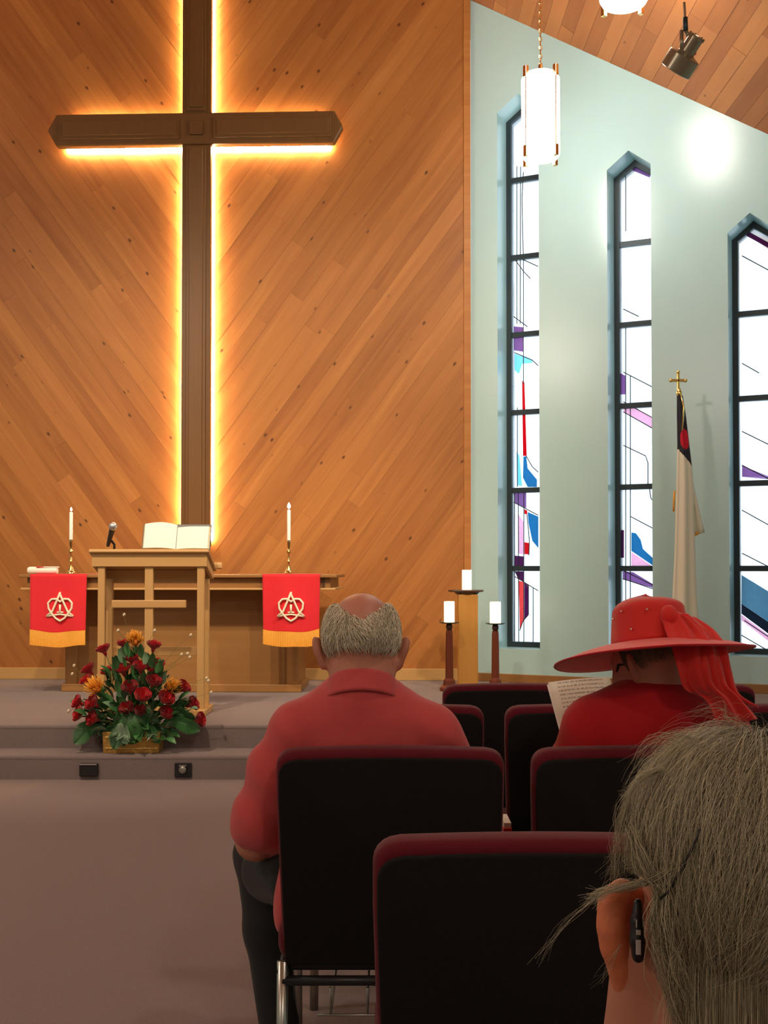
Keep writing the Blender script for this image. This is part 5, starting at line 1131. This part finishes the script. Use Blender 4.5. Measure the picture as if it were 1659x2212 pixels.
# hair: strands fall from the crown over the back and sides of the head
fR = np.array(Euler((-FPI, 0, FYAW)).to_matrix()); rf = random.Random(21)
def hp_(th, ph, off): return head_pt(HF, fR, th, ph, off, 1.0)
POLE = np.array([0.50, 0.30, 0.81]); POLE /= np.linalg.norm(POLE)     # the whorl the hair falls away from
def blocked(n):                                            # bare skin: the face, and round and below the ears
    return ((n[:, 1] > 0.15) & (n[:, 2] < 0.42)) | ((np.abs(n[:, 0]) > 0.86) & (n[:, 2] < -0.02)) | ((n[:, 1] > -0.30) & (n[:, 2] < -0.05))
def comb(N, off0, off1, len0, len1, seed, wav, K=13):
    g = np.random.default_rng(seed); n = g.normal(size=(N * 4, 3)); n /= np.linalg.norm(n, axis=1, keepdims=True); n = n[(~blocked(n)) & (n[:, 1] < 0.55) & (n[:, 2] > -0.45)][:N]; N = len(n)
    off = off0 + (off1 - off0) * g.random(N) ** 0.9; L = len0 + (len1 - len0) * g.random(N); sw = g.normal(0, wav, N); ph = g.random(N) * 6.28; clump = 0.25 * np.sin(7 * n[:, 0] + 5 * n[:, 2]); stop = np.zeros(N, bool); drop = np.zeros(N); out = []
    for k in range(K):
        t = k / (K - 1); o = off * (0.22 + 0.78 * np.sin(np.minimum(1, t * 1.3) * np.pi / 2)) + 0.0012 * np.sin(t * 8 + ph)
        p = (np.array([0, -0.008, 0.022]) + n * (np.array([0.076, 0.097, 0.093]) + o[:, None])) @ fR.T + np.array(HF); p[:, 2] -= drop; out.append(p)
        tg = n * (n @ POLE)[:, None] - POLE; tg /= np.linalg.norm(tg, axis=1, keepdims=True) + 1e-6; cr = np.cross(n, tg); tg = tg + cr * (sw + clump + 0.12 * np.sin(6 * t + ph))[:, None]; tg[:, 2] -= 0.25
        n2 = n + tg * (L / K)[:, None]; n2 /= np.linalg.norm(n2, axis=1, keepdims=True); low = n2[:, 2] < -0.62; drop = drop + np.where(low & ~stop, L / K * 0.085, 0); stop = stop | (blocked(n2) & ~low); n = np.where((stop | low)[:, None], n + 0.002 * tg, n2)
    return np.stack(out, 1)
h1 = comb(21000, 0.004, 0.023, 0.7, 1.9, 3, 0.16, 11); h2 = comb(900, 0.016, 0.036, 0.4, 1.1, 4, 0.45, 11)
hcv = np.concatenate([h1, h2]); rad = np.concatenate([RNG.uniform(0.00014, 0.00034, len(h1)), RNG.uniform(0.00009, 0.00016, len(h2))])
strands('hair', hcv, rad, M['hair_woman'], fg)
# wisps: over the ear and out to the side, as traced points at their own depth
wv = []; wr_ = []
def wisp(pts, n, spread, r0):
    for i in range(n):
        j = [(rf.gauss(0, spread), rf.gauss(0, spread), rf.gauss(0, 0.004)) for _ in pts]; P_ = [np.array(at(p[0] + a * (0.3 + k / len(pts)), p[1] + b * (0.3 + k / len(pts)), p[2] + c)) for k, (p, (a, b, c)) in enumerate(zip(pts, j))]
        cur = []
        for k in range(12):
            t = k / 11 * (len(P_) - 1); ii = min(int(t), len(P_) - 2); x = t - ii; g = lambda q: P_[max(0, min(len(P_) - 1, q))]; a, b, c, d = g(ii - 1), g(ii), g(ii + 1), g(ii + 2)
            cur.append(0.5 * ((2 * b) + (c - a) * x + (2 * a - 5 * b + 4 * c - d) * x * x + (3 * b - a - 3 * c + d) * x ** 3))
        wv.append(cur); wr_.append(r0 * rf.uniform(0.7, 1.2))
wisp([(1365, 1790, .86), (1390, 1870, .85), (1440, 1940, .842), (1490, 2040, .838)], 120, 16, 0.00024)
wisp([(1470, 1860, .84), (1410, 1900, .848), (1350, 1915, .875), (1310, 1926, .885), (1275, 1948, .885)], 70, 10, 0.00024)
wisp([(1420, 1905, .85), (1310, 1926, .885), (1245, 1972, .885), (1205, 2018, .885), (1165, 2078, .885)], 9, 9, 0.00018)
wisp([(1430, 1660, .88), (1375, 1690, .88), (1345, 1760, .88), (1338, 1830, .88), (1325, 1900, .88)], 70, 13, 0.00016)
wisp([(1430, 1920, .848), (1425, 2000, .848), (1450, 2090, .848), (1480, 2240, .85)], 260, 26, 0.00026)
wisp([(1450, 1900, .84), (1470, 2000, .838), (1510, 2120, .838), (1560, 2260, .84)], 300, 34, 0.00026)
wisp([(1340, 2040, .89), (1312, 2090, .89), (1290, 2125, .89)], 8, 12, 0.00012)
wisp([(1500, 1600, .88), (1460, 1590, .88), (1410, 1602, .88), (1380, 1650, .88)], 26, 13, 0.00014)
wisp([(1620, 1575, .88), (1570, 1550, .88), (1560, 1532, .88), (1500, 1545, .88)], 12, 12, 0.00012)
strands('stray_hair', wv, np.array(wr_), M['hair_woman'], fg)
hb = MB(); 
def fcap(u, v):
    th = R(-212 + 244 * u); side = abs(math.cos(th)) > 0.80; lo = 2 if side else (-16 if abs(math.cos(th)) > 0.6 else -55); ph = R(89 + (lo - 89) * v); p = hp_(th, ph, 0.006); 
    if not side and ph < R(-30): p[2] -= (R(-30) - ph) * 0.05
    return Vector(p)
o = hb.grid(fcap, 90, 34).build('hair_base', M['hair_base_woman'], fg, smooth=True); o.matrix_parent_inverse = fg.matrix_basis.inverted()
# hearing aid behind the ear and a thin black cord in the hair
ha = Field((0.17, 0.82, 0.88), (0.24, 0.96, 1.0), 0.0015)
ha.chain([ep(1378, 1950, .885), ep(1376, 1990, .88), ep(1377, 2030, .878), ep(1379, 2066, .88)], [0.0035, 0.0052, 0.0060, 0.0050], 0.002); o = ha.mesh('hearing_aid', M['black'], fg); tag(o, 'dark grey hearing aid')
o = MB().box((0, 0, 0), (0.0040, 0.002, 0.0115)).build('battery_door', M['silver'], None); bpy.data.objects.remove(o)
sl_ = MB(); sl_.box(Vector(ep(1379, 2046, .8715)), (0.0040, 0.002, 0.0115)); sl_.box(Vector(ep(1379, 2014, .8722)), (0.0036, 0.002, 0.004)); sl_.box(Vector(ep(1375, 1995, .873)), (0.001, 0.002, 0.006))
o = sl_.build('silver_trim', M['silver'], fg, bevel=0.0004); o.matrix_parent_inverse = fg.matrix_basis.inverted()
o = MB().tube([at(1424, 1943, .838), at(1445, 1925, .832), at(1478, 1868, .822), at(1500, 1822, .816), at(1512, 1790, .815)], [0.0010, .0011, .0011, .0010, .0006], 6).build('black_cord', M['black'], fg, smooth=True); o.matrix_parent_inverse = fg.matrix_basis.inverted()
